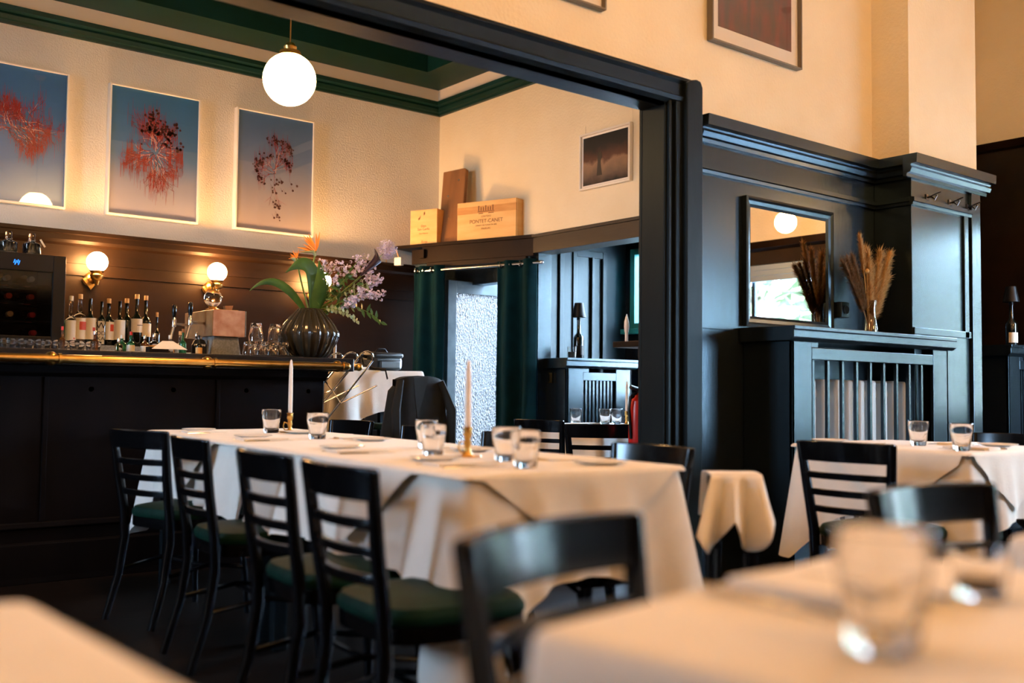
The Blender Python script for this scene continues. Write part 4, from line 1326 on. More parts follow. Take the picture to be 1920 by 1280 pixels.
# cloth over a low chair back beside the post
sl = thing('side_stool', 'low black stool under a draped white cloth beside the long table', 'stool', (2.56, 2.07, 0), R(-38))
MB().box(-.065, .065, -.065, .065, .68, .712).build('seat', M['black_gloss'], sl, bevel=.006)
for sx in (-1, 1):
    for sy in (-1, 1):
        MB().tube([(sx * .05, sy * .05, .68), (sx * .075, sy * .075, 0)], [.014, .011], 8).build('leg', M['black_gloss'], sl, smooth=True)
dn = MB()
def nap(u, v):
    s_ = 2 * u - 1
    x = .078 * s_ * (1 + .35 * v) - .035 * v * (1 - u)
    front_ = -.073 - .05 * v * (1 + 1.1 * math.sin(5.0 * PI * u + .4)) - .012 * v
    z = .722 - v * (.13 + .10 * abs(math.sin(1.9 * PI * u + .5)))
    return (x, front_, z)
dn.grid(nap, 36, 12)
dn.grid(lambda u, v: (nap(u, 0)[0], -.073 + .146 * v, .722 + .004 * math.sin(PI * v)), 36, 4)
dn.grid(lambda u, v: (nap(u, 0)[0] * (1 + .1 * v), .073 + .012 * v, .722 - .14 * v), 36, 6)
o = dn.build('draped_napkin', M['cloth'], smooth=True, solid=.003)
o.location = (2.56, 2.07, .0); o.rotation_euler = (0, 0, R(-38)); tag(o, 'white cloth hanging in folds over the low black stool beside the long table', 'napkin')

# ================================================================== TABLEWARE
def candlestick(x, y, z, label, ch=.225, hh=.10, handle=True):
    t_ = thing('candle_holder', label, 'candle holder', (x, y, z))
    MB().lathe([(.001, 0), (.040, 0), (.046, .006), (.044, .009), (.020, .010), (.012, .018), (.009, .035), (.013, .045), (.010, .060), (.011, hh - .035), (.015, hh - .025), (.014, hh - .004), (.018, hh), (.012, hh), (.011, hh - .02), (.001, hh - .02)], 24).build('brass_stick', M['brass'], t_, smooth=True)
    if handle:
        MB().tube([(-.012, 0, .05), (-.030, 0, .055), (-.036, 0, .035), (-.028, 0, .018), (-.014, 0, .018)], .003, 8).build('ring_handle', M['brass'], t_, smooth=True)
    c = thing('taper_candle', label.replace('brass candle holder', 'unlit ivory taper candle'), 'candle', (x, y, z + hh - .019))
    MB().lathe([(.001, 0), (.0105, 0), (.0100, ch * .5), (.0085, ch * .85), (.005, ch * .985), (.001, ch)], 18).build('wax', M['candle'], c, smooth=True)
    MB().tube([(0, 0, ch - .002), (.001, 0, ch + .009)], .0009, 5).build('wick', M['ink'], c)
ZT = .7545
candlestick(2.300, 4.575, ZT, 'brass candle holder at the bar end of the long table', .28, .10)
candlestick(1.970, 2.665, ZT, 'brass candle holder on the near half of the long table', .235, .10)
for x, y, l_, s in ((2.214, 4.60, 'empty tumbler left of the farther candle', 1.10), (2.115, 3.948, 'empty tumbler right of the farther candle', 1.08), (2.145, 3.157, 'hindmost of the two tumblers left of the nearer candle', 1.0), (1.893, 2.75, 'front one of the two tumblers left of the nearer candle', 1.0),
                 (1.957, 2.45, 'left tumbler of the pair right of the nearer candle', 1.0), (1.84, 2.215, 'tumbler nearest the camera on the long table', 1.0)):
    tumbler(x, y, ZT, l_, None, s)
tumbler(.812, .492, .7505, 'large out of focus tumbler in the foreground', None, .96)
tq = thing('tealight_glass', 'small blurred tealight glass behind the large foreground tumbler', 'candle', (1.12, .56, .7505))
MB().lathe([(.001, 0), (.026, 0), (.034, .05), (.032, .05), (.024, .008), (.001, .008)], 20).build('glass_cup', M['glass'], tq, smooth=True)
MB().lathe([(.001, .009), (.022, .009), (.023, .022), (.001, .022)], 16).build('wax', M['candle'], tq, smooth=True)
tumbler(4.181, 2.355, ZT, 'left tumbler on the right hand table', None, 1.0)
tumbler(3.965, 2.05, ZT, 'right tumbler on the right hand table', None, 1.0)
for x, y, l_ in ((4.84, 5.28, 'left tumbler on the niche table'), (4.93, 5.08, 'middle tumbler on the niche table'), (5.10, 5.14, 'right tumbler on the niche table beside the candle')):
    tumbler(x, y, .7505, l_, None, 1.0)
candlestick(4.98, 4.92, .7505, 'brass candle holder on the niche table', .225, .095, False)
candlestick(3.36, 6.05, 1.106, 'brass candle holder on the tall white clothed stand', .20, .04, False)
for i in range(2):
    o = MB().box(-.055, .055, -.05, .05, 0, .018).build('folded_cloth', M['cloth'], bevel=.006, smooth=True)
    o.location = (3.40 + .09 * (i % 2), 5.96, 1.106 ); o.rotation_euler = (0, 0, .2 * i)
    tag(o, ('left' if i == 0 else 'right') + ' folded white cloth on the tall stand behind the wire rack', 'napkin')

def fork_mesh():
    b_ = MB(); b_.tube([(0, -.095, .003), (0, -.03, .004), (0, .03, .005), (0, .045, .003)], [.006, .004, .0025, .004], 8, flat=.4)
    b_.box(-.010, .010, .044, .058, .0015, .0035)
    for k in range(4): b_.box(-.010 + .0057 * k, -.0072 + .0057 * k, .058, .095, .0015 + .0, .0035)
    return b_
def knife_mesh():
    b_ = MB(); b_.tube([(0, -.105, .004), (0, -.06, .0045), (0, .0, .004)], [.007, .0075, .005], 8, flat=.5)
    b_.prism([(-.006, 0), (.008, 0), (.009, .07), (.002, .105), (-.004, .108), (-.006, .09)], 'Z', .0025, .0038)
    return b_
fork0 = fork_mesh().build('fork', M['steel'], smooth=True); knife0 = knife_mesh().build('knife', M['steel'], smooth=True)
plate0 = MB().lathe([(.001, .003), (.045, .003), (.052, .006), (.080, .013), (.083, .0145), (.080, .016), (.052, .0085), (.045, .006), (.001, .0055)], 36).build('side_plate', M['ceramic'], smooth=True)
nm = MB(); nm.box(-.05, .05, -.10, .10, .0, .006); nm.box(-.048, .05, -.098, .098, .006, .012)
nap0 = nm.build('folded_napkin', M['cloth'], bevel=.003, smooth=True)
firsts = {}
def put(src, x, y, z, rz, label, cat, group):
    if src.name in firsts:
        o = src.copy(); COL.objects.link(o)
    else:
        firsts[src.name] = 1; o = src
    o.location = (x, y, z); o.rotation_euler = (0, 0, rz)
    return tag(o, label, cat, group)
def setting(x, y, z, face, where, plate=True):
    """a place setting; face: direction from the diner to the table centre"""
    a = R(face); f_ = Vector((math.cos(a), math.sin(a))); s_ = Vector((math.sin(a), -math.cos(a)))
    rz = a - PI / 2
    def q_(df, ds): return (x + f_.x * df + s_.x * ds, y + f_.y * df + s_.y * ds)
    p = q_(0, 0); put(nap0, p[0], p[1], z, rz, 'folded white napkin ' + where, 'napkin', 'napkins ' + where)
    p = q_(0, -.085); put(fork0, p[0], p[1], z, rz, 'steel fork ' + where, 'fork', 'forks ' + where)
    p = q_(0, .085); put(knife0, p[0], p[1], z, rz, 'steel knife ' + where, 'knife', 'knives ' + where)
    if plate:
        p = q_(.03, -.19); put(plate0, p[0], p[1], z, rz, 'white side plate ' + where, 'plate', 'side plates ' + where)
for u in (.30, .98): 
    p = UV(u, .155); setting(p.x, p.y, ZT, -5, 'on the near half of the long table, chair side')
for u in (.33, 1.05):
    p = UV(u, TW - .155); setting(p.x, p.y, ZT, 175, 'on the near half of the long table, far side')
for u in (1.90, 2.68):
    p = UV(u, .155); setting(p.x, p.y, ZT, -5, 'on the bar end half of the long table, chair side')
for u in (1.85, 2.62):
    p = UV(u, TW - .155); setting(p.x, p.y, ZT, 175, 'on the bar end half of the long table, far side')
setting(4.02, 2.52, ZT, 0, 'on the left of the right hand table')
setting(4.42, 2.30, ZT, 180, 'on the right of the right hand table')
setting(4.10, 2.08, ZT, 90, 'on the near side of the right hand table', False)
setting(4.80, 5.14, .7505, 0, 'on the niche table', False)
setting(.98, .66, .7505, -90, 'on the foreground middle table', False)

# ================================================================== RADIATOR COVERS
def rad_cover(label, rlabel, x0, x1, y0, y1, zt, slats, loc, short=.16, over=.035, handle=False):
    """cover standing against the wall at y1, front at y0"""
    t_ = thing('radiator_cover', label, 'radiator cover', loc)
    b_ = MB()
    w1, w2 = .165, .17
    b_.box(x0, x0 + .02, y0, y1, 0, zt - .075)
    b_.box(x1 - .02, x1, y0, y1, 0, zt - .075)
    b_.box(x0, x0 + w1, y0, y0 + .02, 0, zt - .075)
    b_.box(x1 - w2, x1, y0, y0 + .02, 0, zt - .075)
    b_.box(x0 + w1, x1 - w2, y0, y0 + .02, zt - .165, zt - .105)
    b_.box(x0 + w1, x1 - w2, y0, y0 + .02, 0, .18)
    b_.box(x0 + w1, x0 + w1 + .06, y0 + .002, y0 + .02, zt - .105, zt - .075)
    b_.build('cover_frame', M['panel'], t_, bevel=.003, world=True)
    m_ = MB()
    m_.prism([(y1, zt - .075), (y0 - .012, zt - .075), (y0 - over + .004, zt - .062), (y0 - over, zt - .058), (y0 - over, zt - .022), (y0 - over - .006, zt - .018), (y0 - over - .006, zt), (y1, zt)], 'X', x0 - over, x1 + over)
    m_.build('mantel_shelf', M['panel'], t_, bevel=.003, world=True)
    s_ = MB()
    n = slats
    xa, xb = x0 + w1, x1 - w2
    for k in range(n):
        x = xa + (xb - xa) * (k + .35) / (n)
        s_.box(x - .009, x + .009, y0 + .022, y0 + .040, .18, zt - .165)
    s_.build('slat_grille', M['panel'], t_, world=True)
    r_ = thing('radiator', 'pale ribbed radiator behind the slats ' + rlabel, 'radiator', ((x0 + x1) / 2, (y0 + y1) / 2 + .02, 0))
    q = MB()
    yy = (y0 + y1) / 2 + .02
    n2 = int((xb - xa) / .115)
    for k in range(n2):
        x = xa + .06 + k * .115
        q.box(x - .026, x + .026, yy - .06, yy + .05, .14, zt - .26)
    q.box(xa + .04, xb - .04, yy - .02, yy + .01, .18, .24); q.box(xa + .04, xb - .04, yy - .02, yy + .01, zt - .36, zt - .31)
    q.build('radiator_columns', M['rad_paint'], r_, bevel=.018, smooth=True, world=True)
    ft = MB()
    for x in (xa + .10, xb - .10): ft.box(x - .02, x + .02, yy - .03, yy + .02, 0, .14)
    ft.build('radiator_feet', M['black_plastic'], r_, world=True)
    return t_
rad_cover('black radiator cover with a mantel shelf under the wall mirror', 'under the wall mirror', 4.275, 5.80, 3.075, 3.375, 1.315, 9, (5.0, 3.2, 0))
rad_cover('radiator cover in the niche, with the bottle lamp on it', 'in the niche', 5.06, 5.74, 5.62, 5.925, 1.225, 9, (5.4, 5.7, 0))
rad_cover('radiator cover at the right edge beyond the pilaster', 'at the right edge', 6.95, 7.57, 3.26, 3.88, 1.325, 9, (7.3, 3.5, 0))
MB_ = MB(); MB_.prism([(0, .0), (.016, 0), (.016, .012), (.010, .012), (.010, .063), (.016, .063), (.016, .075), (0, .075)], 'X', -.008, .008)
o = MB_.build('brass_latch', M['brass']); o.location = (5.046, 5.78, 1.04); o.rotation_euler = (0, 0, PI / 2); tag(o, 'small brass latch on the dark side of the niche radiator cover', 'latch')

# ================================================================== MIRROR
mr = thing('wall_mirror', 'rectangular mirror in a dark moulded wooden frame over the radiator cover', 'mirror', (4.655, 3.38, 1.67))
fp = [(0, 0), (0, -.030), (.012, -.034), (.022, -.024), (.040, -.020), (.062, -.006), (.062, 0)]
def frame_mesh(mb, x0, x1, z0, z1, y, prof_):
    """mitred frame: profile (inward distance, y offset)"""
    loops = []
    for (d_, yo) in prof_:
        loops.append([(x0 + d_, y + yo, z0 + d_), (x1 - d_, y + yo, z0 + d_), (x1 - d_, y + yo, z1 - d_), (x0 + d_, y + yo, z1 - d_)])
    vs = [p for l_ in loops for p in l_]
    n = len(loops)
    fs = []
    for i in range(n - 1):
        for k in range(4):
            fs.append((i * 4 + k, i * 4 + (k + 1) % 4, (i + 1) * 4 + (k + 1) % 4, (i + 1) * 4 + k))
    for k in range(4):
        fs.append(((n - 1) * 4 + k, (n - 1) * 4 + (k + 1) % 4, (k + 1) % 4, k))
    mb.add(vs, fs)
q = MB(); frame_mesh(q, 4.265, 5.05, 1.325, 2.01, 3.378, fp)
q.build('mirror_frame', M['panel'], mr, world=True)
MB().box(4.32, 4.995, 3.366, 3.372, 1.38, 1.955).build('mirror_glass', M['mirror'], mr, world=True)
# socket
sk = thing('power_socket', 'square black wall socket between the mirror and the dried flowers', 'socket', (5.10, 3.335, 1.455))
q = MB(); q.box(-.04, .04, -.03, .045, -.045, .045); q.build('socket_box', M['panel'], sk, bevel=.006)
MB().lathe([(.001, 0), (.022, 0), (.024, .006), (.001, .006)], 20, m=Matrix.Translation((0, -.0305, 0)) @ Matrix.Rotation(PI / 2, 4, 'X')).build('socket_recess', M['ink'], sk, smooth=True)
# dried grasses
gv = thing('glass_vase', 'tall narrow glass vase holding dried grasses on the mantel shelf', 'vase', (5.18, 3.20, 1.315))
MB().lathe([(.001, 0), (.042, 0), (.044, .004), (.040, .03), (.032, .08), (.030, .14), (.036, .19), (.0345, .19), (.0285, .14), (.030, .08), (.037, .03), (.036, .012), (.001, .012)], 28).build('glass_body', pane_mat('thin_vase_glass', (.80, .72, .60), .12), gv, smooth=True)
def grass(tip, ln, w, m, label, seed):
    rn = random.Random(seed)
    t_ = thing('dried_grass_stem', label, 'dried flower', (5.18, 3.20, 1.33), 0, 'dried grass stems in the glass vase')
    b0 = Vector((5.18 + rn.uniform(-.015, .015), 3.20, 1.33)); tip = Vector(tip)
    mid = b0.lerp(tip, .5) + Vector((rn.uniform(-.01, .01), 0, .04))
    pts = curve3(b0, mid, tip, 14)
    MB().tube(pts, .0016, 5).build('stalk', m, t_, world=True)
    pl = MB()
    total = 14
    for k in range(int(1500 * ln / .15)):
        t = 1 - rn.random() ** .8 * min(.85, ln / .30)
        i = max(0, min(13, int(t * 14))); p = pts[i].lerp(pts[i + 1], t * 14 - i)
        d_ = (pts[i + 1] - pts[i]).normalized()
        a_ = Vector((rn.gauss(0, 1), rn.gauss(0, 1), rn.gauss(0, 1))).normalized()
        e = p + d_ * .022 + a_ * w * 2.4 * rn.uniform(.3, 1)
        s1 = d_.cross(a_).normalized() * .0028
        pl.add([p - s1, p + s1, e], [(0, 1, 2)])
    pl.build('plume', m, t_, world=True)
gl = 'fluffy dried grass plume standing in the glass vase'
for i, (x, z, ln, w, m_) in enumerate(((5.045, 1.855, .10, .012, 'dried'), (5.095, 1.815, .12, .014, 'dried'), (5.17, 1.80, .24, .020, 'dried'), (5.13, 1.76, .22, .018, 'dried'), (5.285, 1.79, .26, .024, 'dried'), (5.42, 1.80, .26, .020, 'dried'), (5.33, 1.74, .26, .02, 'dried'), (5.36, 1.66, .24, .02, 'dried'), (5.22, 1.70, .26, .022, 'dried'))):
    grass((x, 3.20 + .02 * (i % 3 - 1), z), ln, w, M[m_], gl, 30 + i)
for i, (x, z) in enumerate(((4.93, 1.70), (4.97, 1.72), (5.02, 1.74))):
    grass((x, 3.21, z), .22, .016, M['dried_dark'], 'thin dark dried grass leaning left in the glass vase', 50 + i)
    bpy.data.objects  # keep order
pod = thing('dried_seed_pod', 'round orange dried seed head among the grasses', 'dried flower', (5.10, 3.17, 1.665))
MB().sphere((0, 0, 0), .013, 14, 8).build('seed_head', M['orange_petal'] if False else M['dried'], pod, smooth=True)
MB().tube([(0, 0, -.01), (.04, .02, -.15), (.075, .03, -.30)], .0015, 5).build('stalk', M['dried'], pod)
# coat hooks
for i, x in enumerate((5.69, 5.955, 6.205 - .03)):
    hk = thing('coat_hook', ('left', 'middle', 'right')[i] + ' one of the three metal coat hooks high on the pilaster', 'hook', (x, 3.138, 2.150))
    q = MB(); q.tube([(0, 0, 0), (0, -.03, .0), (0, -.05, -.02), (0, -.06, .0)], .005, 8); q.sphere((0, -.06, .004), .008, 10, 6)
    q.tube([(0, -.01, .0), (.02, -.05, .02), (.03, -.07, .028)], .004, 8); q.box(-.012, .012, -.004, .0, -.02, .02)
    q.build('hook_arm', M['steel_dark'], hk, smooth=True)

# ================================================================== PICTURES
def gradp(name, stops, lo, hi, namt=.25, nscale=2.5):
    return grad_mat(name, stops, 'Z', lo, hi, nscale, namt, .35)
def framed_tree(x, label, stops, seed, style):
    rn = random.Random(seed)
    w, h_ = .645, .915
    t_ = thing('framed_picture', label, 'picture', (x, 7.17, 2.615), 0)
    q = MB(); frame_mesh(q, -w / 2, w / 2, -h_ / 2, h_ / 2, .028, [(0, 0), (0, -.052), (.002, -.055), (.012, -.055), (.013, -.050), (.013, 0)])
    q.build('picture_frame', M['frame_white'], t_)
    MB().box(-w / 2 + .012, w / 2 - .012, -.012, -.006, -h_ / 2 + .012, h_ / 2 - .012).build('printed_sheet', gradp('picture_print', stops, -h_ / 2, h_ / 2), t_)
    cols = [mat('print_red', (.32, .016, .012), .6), mat('print_dark_red', (.06, .008, .010), .6), mat('print_light_twig', (.75, .42, .36), .6)]
    b_ = MB()
    def line(a, b, wd, ci):
        b_.cur = ci
        d_ = Vector((b[0] - a[0], b[1] - a[1])); l_ = d_.length
        if l_ < 1e-5: return
        nx, nz = -d_.y / l_ * wd, d_.x / l_ * wd
        yy = -.0128 - .0002 * rn.random()
        b_.add([(a[0] - nx, yy, a[1] - nz), (a[0] + nx, yy, a[1] + nz), (b[0] + nx * .5, yy, b[1] + nz * .5), (b[0] - nx * .5, yy, b[1] - nz * .5)], [(0, 1, 2, 3)])
    def dot(c, r_, ci):
        b_.cur = ci
        yy = -.0133
        n = 8
        b_.add([(c[0] + r_ * math.cos(2 * PI * k / n), yy, c[1] + r_ * math.sin(2 * PI * k / n)) for k in range(n)], [tuple(range(n))])
    def clampp(p):
        return (max(-w / 2 + .02, min(w / 2 - .02, p[0])), max(-h_ / 2 + .02, min(h_ / 2 - .02, p[1])))
    def branch(p, a, l_, wd, dep, out=None):
        q_ = clampp((p[0] + math.cos(a) * l_, p[1] + math.sin(a) * l_))
        line(p, q_, wd, 2 if rn.random() < .28 and dep > 1 else (0 if rn.random() < .7 else 1))
        if dep == 0:
            if out is not None: out.append(q_)
            return
        for k in range(rn.choice((2, 3, 3))):
            branch(q_, a + rn.gauss(0, .45), l_ * rn.uniform(.62, .9), wd * .68, dep - 1, out)
    ends = []
    if style == 0:
        for k in range(36):
            a = rn.gauss(R(135), .55) if k % 2 else rn.gauss(R(-30), .6)
            branch((.02 + rn.uniform(-.09, .09), .04 + rn.uniform(-.05, .05)), a, rn.uniform(.035, .066), .0026, 4, ends)
        hang = (.02, .09)
    elif style == 1:
        for k in range(44):
            a = rn.uniform(0, 2 * PI); q0 = rn.uniform(0, .07)
            branch((math.cos(a) * q0, .02 + math.sin(a) * q0), a + rn.gauss(0, .5), rn.uniform(.03, .076), .0026, 4, ends)
        for e in ends:
            if e[1] > .05 and e[0] > -.10 and rn.random() < .16 + e[0]: dot(e, rn.uniform(.006, .011), 1)
        hang = (.02, .10)
    else:
        for k in range(3):
            branch((-.0, .04), R(80) + rn.gauss(0, .3), .070, .0026, 4, ends)
            branch((-.0, -.0), R(120) + rn.gauss(0, .5), .05, .0024, 4, ends)
            branch((-.02, .02), R(40) + rn.gauss(0, .3), .05, .0016, 4, ends)
            branch((-.02, .0), R(170) + rn.gauss(0, .15), .055, .0014, 3, ends)
        branch((-.01, .0), R(-88), .11, .0018, 2); 
        for e in ends:
            if rn.random() < .45: dot(e, rn.uniform(.004, .008), 1)
        px, pz = .0, -.06
        for k in range(34):
            px = rn.uniform(-.04, .20) if k < 18 else rn.uniform(-.02, .05); pz = rn.uniform(-.18, -.03) if k < 18 else rn.uniform(-.36, -.20)
            dot((px, pz), rn.uniform(.006, .010), 1); line((px, pz), (px - .02, pz + .03), .0010, 1)
        hang = (.02, .08)
    for e in ends[1::4]:
        line(e, clampp((e[0], e[1] + rn.uniform(.01, .08))), .0009, 0)
    for e in ends[::3]:
        L = rn.uniform(*hang) * (1 if rn.random() < .7 else -.4)
        line(e, clampp((e[0], e[1] - L)), .0010, 0)
    b_.build('printed_tree', cols, t_)
    MB().box(-w / 2 + .012, w / 2 - .012, -.0175, -.0165, -h_ / 2 + .012, h_ / 2 - .012).build('glazing', M['pic_glass'], t_)
    return t_
blue1 = [(0, (.36, .48, .60)), (.35, (.07, .19, .42)), (.65, (.05, .17, .38)), (1, (.04, .15, .35))]
blue2 = [(0, (.42, .40, .46)), (.30, (.32, .33, .44)), (.48, (.09, .21, .42)), (1, (.04, .16, .36))]
blue3 = [(0, (.46, .38, .36)), (.35, (.36, .33, .38)), (.6, (.17, .24, .42)), (1, (.08, .17, .36))]
framed_tree(1.595, 'framed print of a red tree burst on blue, cut off by the left edge', blue1, 5, 0)
framed_tree(2.508, 'framed print of a round red tree burst, middle of the three over the bar', blue2, 8, 1)
framed_tree(3.432, 'framed print of a sparse red tree with hanging dark berries, nearest the globe lamp', blue3, 12, 2)
# seascape photograph on the side wall
ph = thing('framed_photograph', 'small framed dark seascape photograph with a standing figure, on the side wall', 'picture', (4.975, 5.125, 2.62), 0)
q = MB(); frame_mesh(q, -.255, .255, -.20, .205, 0, [(0, 0), (0, -.03), (.01, -.032), (.014, -.028), (.014, 0)])
def turn(mb):   # face the frame (front = -y) towards -x
    mb.v = [(y, -x, z) for (x, y, z) in mb.v]
    return mb
turn(q).build('picture_frame', M['frame_white'], ph)
turn(MB().box(-.24, .24, -.015, -.008, -.186, .19)).build('photo_mount', M['mount'], ph)
dk = grad_mat('seascape_print', [(0, (.02, .02, .022)), (.22, (.16, .11, .08)), (.42, (.30, .19, .12)), (.5, (.12, .06, .04)), (.75, (.03, .028, .027)), (1, (.02, .022, .022))], 'Z', -.18, .18, 14, .30, .3)
turn(MB().box(-.225, .222, -.017, -.0152, -.170, .175)).build('photo_print', dk, ph)
q = MB(); q.prism([(-.085, -.115), (-.03, -.115), (-.045, -.03), (-.043, .0), (-.03, .01), (-.035, .045), (-.05, .055), (-.05, .07), (-.065, .07), (-.066, .055), (-.078, .045), (-.075, -.02)], 'Y', -.0178, -.0171)
turn(q).build('printed_figure', mat('print_figure', (.05, .04, .03), .6), ph)
w_ = MB(); w_.tube([(0, -.25, .20), (0, -.25, .32), ], .0008, 4); w_.tube([(0, .22, .20), (0, .22, .27)], .0008, 4)
w_.build('hanging_wire', M['steel'], ph)
# pictures high on the dividing wall
def big_frame(x0, x1, z0, label, prnt):
    z1 = z0 + 1.05
    t_ = thing('framed_picture', label, 'picture', ((x0 + x1) / 2, 3.378, (z0 + z1) / 2))
    q = MB(); frame_mesh(q, x0, x1, z0, z1, 3.378, [(0, 0), (0, -.038), (.008, -.038), (.010, -.018), (.010, 0)])
    q.build('picture_frame', M['frame_grey'], t_, world=True)
    MB().box(x0 + .009, x1 - .009, 3.365, 3.376, z0 + .009, z1 - .009).build('mount_board', M['mount'], t_, world=True)
    MB().box(x0 + .07, x1 - .07, 3.3625, 3.3655, z0 + .09, z1 - .09).build('printed_sheet', prnt, t_, world=True)
    MB().box(x0 + .009, x1 - .009, 3.356, 3.357, z0 + .009, z1 - .009).build('glazing', M['pic_glass'], t_, world=True)
rp = noise_mat('red_brown_print', (.09, .065, .055), (.19, .055, .04), 16, .6, 0, (1.2, 1, .35), 8)
big_frame(3.985, 4.745, 2.772, 'grey framed print in red and brown high on the wall above the opening post', rp)
big_frame(2.40, 3.235, 2.735, 'grey framed print cut off by the top edge above the opening header', rp)

# ================================================================== ENTRANCE LOBBY (turned a little from the wall)
VA = math.atan2(-.94370658, .33078375)
MV = Matrix.Translation((4.60, 6.85, 0)) @ Matrix.Rotation(VA, 4, 'Z')   # local x along the lobby front, local -y towards the bar room
def lobby_world(mb):
    mb.v = [tuple(MV @ Vector(p)) for p in mb.v]
    return mb
lb = thing('entrance_lobby_cornice', 'dark boxed wooden cornice with a shelf top over the curtained entrance', 'cornice', (4.75, 6.4, 1.94))
q = MB(); q.box(-.02, 1.03, .0, .05, 2.0, 2.135); q.box(-.14, -.02, .02, .05, 2.0, 2.12)
lobby_world(q).build('fascia_board', M['panel_brown'], lb, bevel=.003, world=True)
q = MB(); q.prism([(-.30, -.0), (1.04, -.02), (1.04, .12), (.55, .30), (-.10, .50), (-.30, .45)], 'Z', 2.135, 2.16)
q.v = [p for p in q.v]
lobby_world(q).build('shelf_top', M['panel_brown'], lb, world=True)
q = MB(); q.box(.05, .98, -.03, 0, 1.96, 2.0)
lobby_world(q).build('lower_moulding', M['panel_brown'], lb, bevel=.004, world=True)
q = MB(); q.box(.93, 1.0, .0, .04, 0, 2.0); q.box(-.10, .02, .02, .06, 0, 2.0)
lobby_world(q).build('side_post', M['panel'], lb, bevel=.003, world=True)
q = MB(); q.box(-.03, .02, -.03, .0, 2.04, 2.11)
lobby_world(q).build('end_block', M['panel_brown'], lb, bevel=.002, world=True)
# rod
rd = thing('curtain_rod', 'slim metal curtain rod in front of the entrance', 'curtain rod', (4.72, 6.2, 1.925))
q = MB(); q.tube([(.02, -.08, 1.925), (1.15, -.08, 1.935)], .0115, 14); q.sphere((1.15, -.08, 1.935), .016, 12, 8)
lobby_world(q).build('rod', M['steel'], rd, smooth=True, world=True)
for s_ in (.03, 1.0):
    q = MB(); q.tube([(s_, -.08, 1.93), (s_, .0, 1.93)], .006, 8); q.box(s_ - .015, s_ + .015, -.006, 0, 1.90, 1.96)
    lobby_world(q).build('rod_bracket', M['steel'], rd, smooth=True, world=True)
def curtain(s0, s1, n, amp, label, flareb=0.0):
    t_ = thing('curtain', label, 'curtain', tuple(MV @ Vector(((s0 + s1) / 2, -.08, 1.9))))
    q = MB()
    def f(u, v):
        s_ = s0 + (s1 - s0) * (u + flareb * v * (u - .3))
        y = -.08 + amp * math.sin(2 * PI * n * u + .6) * (.75 + .5 * v) + .006 * math.sin(9 * v + 6 * u)
        return (s_, y, 1.965 - 1.945 * v)
    q.grid(f, 20 * n, 22)
    lobby_world(q).build('cloth_panel', M['curtain'], t_, smooth=True, solid=.003, world=True)
    for k in range(2 * n):
        u = (k + .5) / (2 * n)
        s_ = s0 + (s1 - s0) * u
        g = MB().lathe([(.016, -.003), (.026, -.003), (.026, .003), (.016, .003), (.016, -.003)], 16, m=MV @ Matrix.Translation((s_, -.08, 1.93)) @ Matrix.Rotation(PI / 2, 4, 'Y'))
        g.build('grommet_ring', M['steel'], t_, smooth=True, world=True)
curtain(-.05, .255, 2, .04, 'dark teal curtain gathered at the left of the frosted door')
curtain(.745, 1.10, 2, .045, 'dark teal curtain gathered at the right of the frosted door')
# wine crates and plank on the shelf top
def on_lobby(name, label, cat, s_, y_, z, rzl=0.0, tilt=0.0):
    t_ = thing(name, label, cat, tuple(MV @ Vector((s_, y_, z))), 0)
    t_.rotation_euler = (Matrix.Rotation(VA + rzl, 4, 'Z') @ Matrix.Rotation(tilt, 4, 'X')).to_euler()
    return t_
c1 = on_lobby('wine_crate', 'wide wooden wine crate printed with a chateau name on the lobby shelf', 'crate', .595, .08, 2.16)
q = MB(); q.box(-.275, .275, -.075, .075, .215, .262); q.box(-.275, .275, -.075, .075, 0, .005); q.box(-.275, .275, -.075, .075, .295, .300)
MB().box(-.275, .275, -.075, .075, 0, .30).build('crate_body', M['pine'], c1, bevel=.003)
MB().box(-.2755, .2755, -.0757, .0757, .205, .262).build('darker_plank', M['pine_band'], c1)
MB().box(.277, .281, -.068, .068, .004, .296).build('end_board', M['pine'], c1)
def ct_(s, sz, x, z, p=None, yy=-.0762): return text(s, 'printed_letters', sz, M['burnt'], c1 if p is None else p, frame_of((1, 0, 0), (0, 0, 1), (x, yy, z)), .0003)
ct_('CHATEAU', .020, 0, .178); ct_('PONTET-CANET', .042, 0, .140); ct_('GRAND CRU CLASSE EN 1855', .015, 0, .108); ct_('PAUILLAC', .020, 0, .082)
q = MB()
for k in range(7): q.box(-.075 + .022 * k, -.065 + .022 * k, -.0764, -.0758, .222, .252 + (.012 if k in (0, 3, 6) else 0))
q.box(-.08, .075, -.0764, -.0758, .214, .220); q.box(-.07, -.03, -.0764, -.0758, .200, .206); q.box(.02, .07, -.0764, -.0758, .200, .206)
q.build('printed_chateau', M['burnt'], c1)
c2 = on_lobby('wine_crate', 'small upright wooden wine crate at the left of the plank', 'crate', -.03, .10, 2.16, R(2))
MB().box(-.132, .132, -.075, .075, -.012, .285).build('crate_body', M['pine'], c2, bevel=.003)
ct_('Don', .028, .0, .15, c2, -.0755); ct_('San Carlo', .030, .0, .125, c2, -.0755); ct_('Gran Reserva', .016, .0, .09, c2, -.0755); ct_('Rioja', .030, .01, .02, c2, -.0755)
q = MB(); q.prism([(-.05, .20), (-.035, .21), (-.028, .24), (-.04, .225), (-.055, .215)], 'Y', -.0757, -.0752); q.prism([(.0, .235), (.015, .25), (.01, .27), (.0, .26)], 'Y', -.0757, -.0752)
q.build('wood_knots', M['burnt'], c2)
pk = on_lobby('old_plank', 'tall dark brown plank leaning on the wall between the two crates', 'plank', .19, .10, 2.162, 0, R(-9))
q = MB(); q.prism([(-.112, 0), (.112, 0), (.09, .62), (.075, .63), (-.135, .615)], 'Y', -.02, .02)
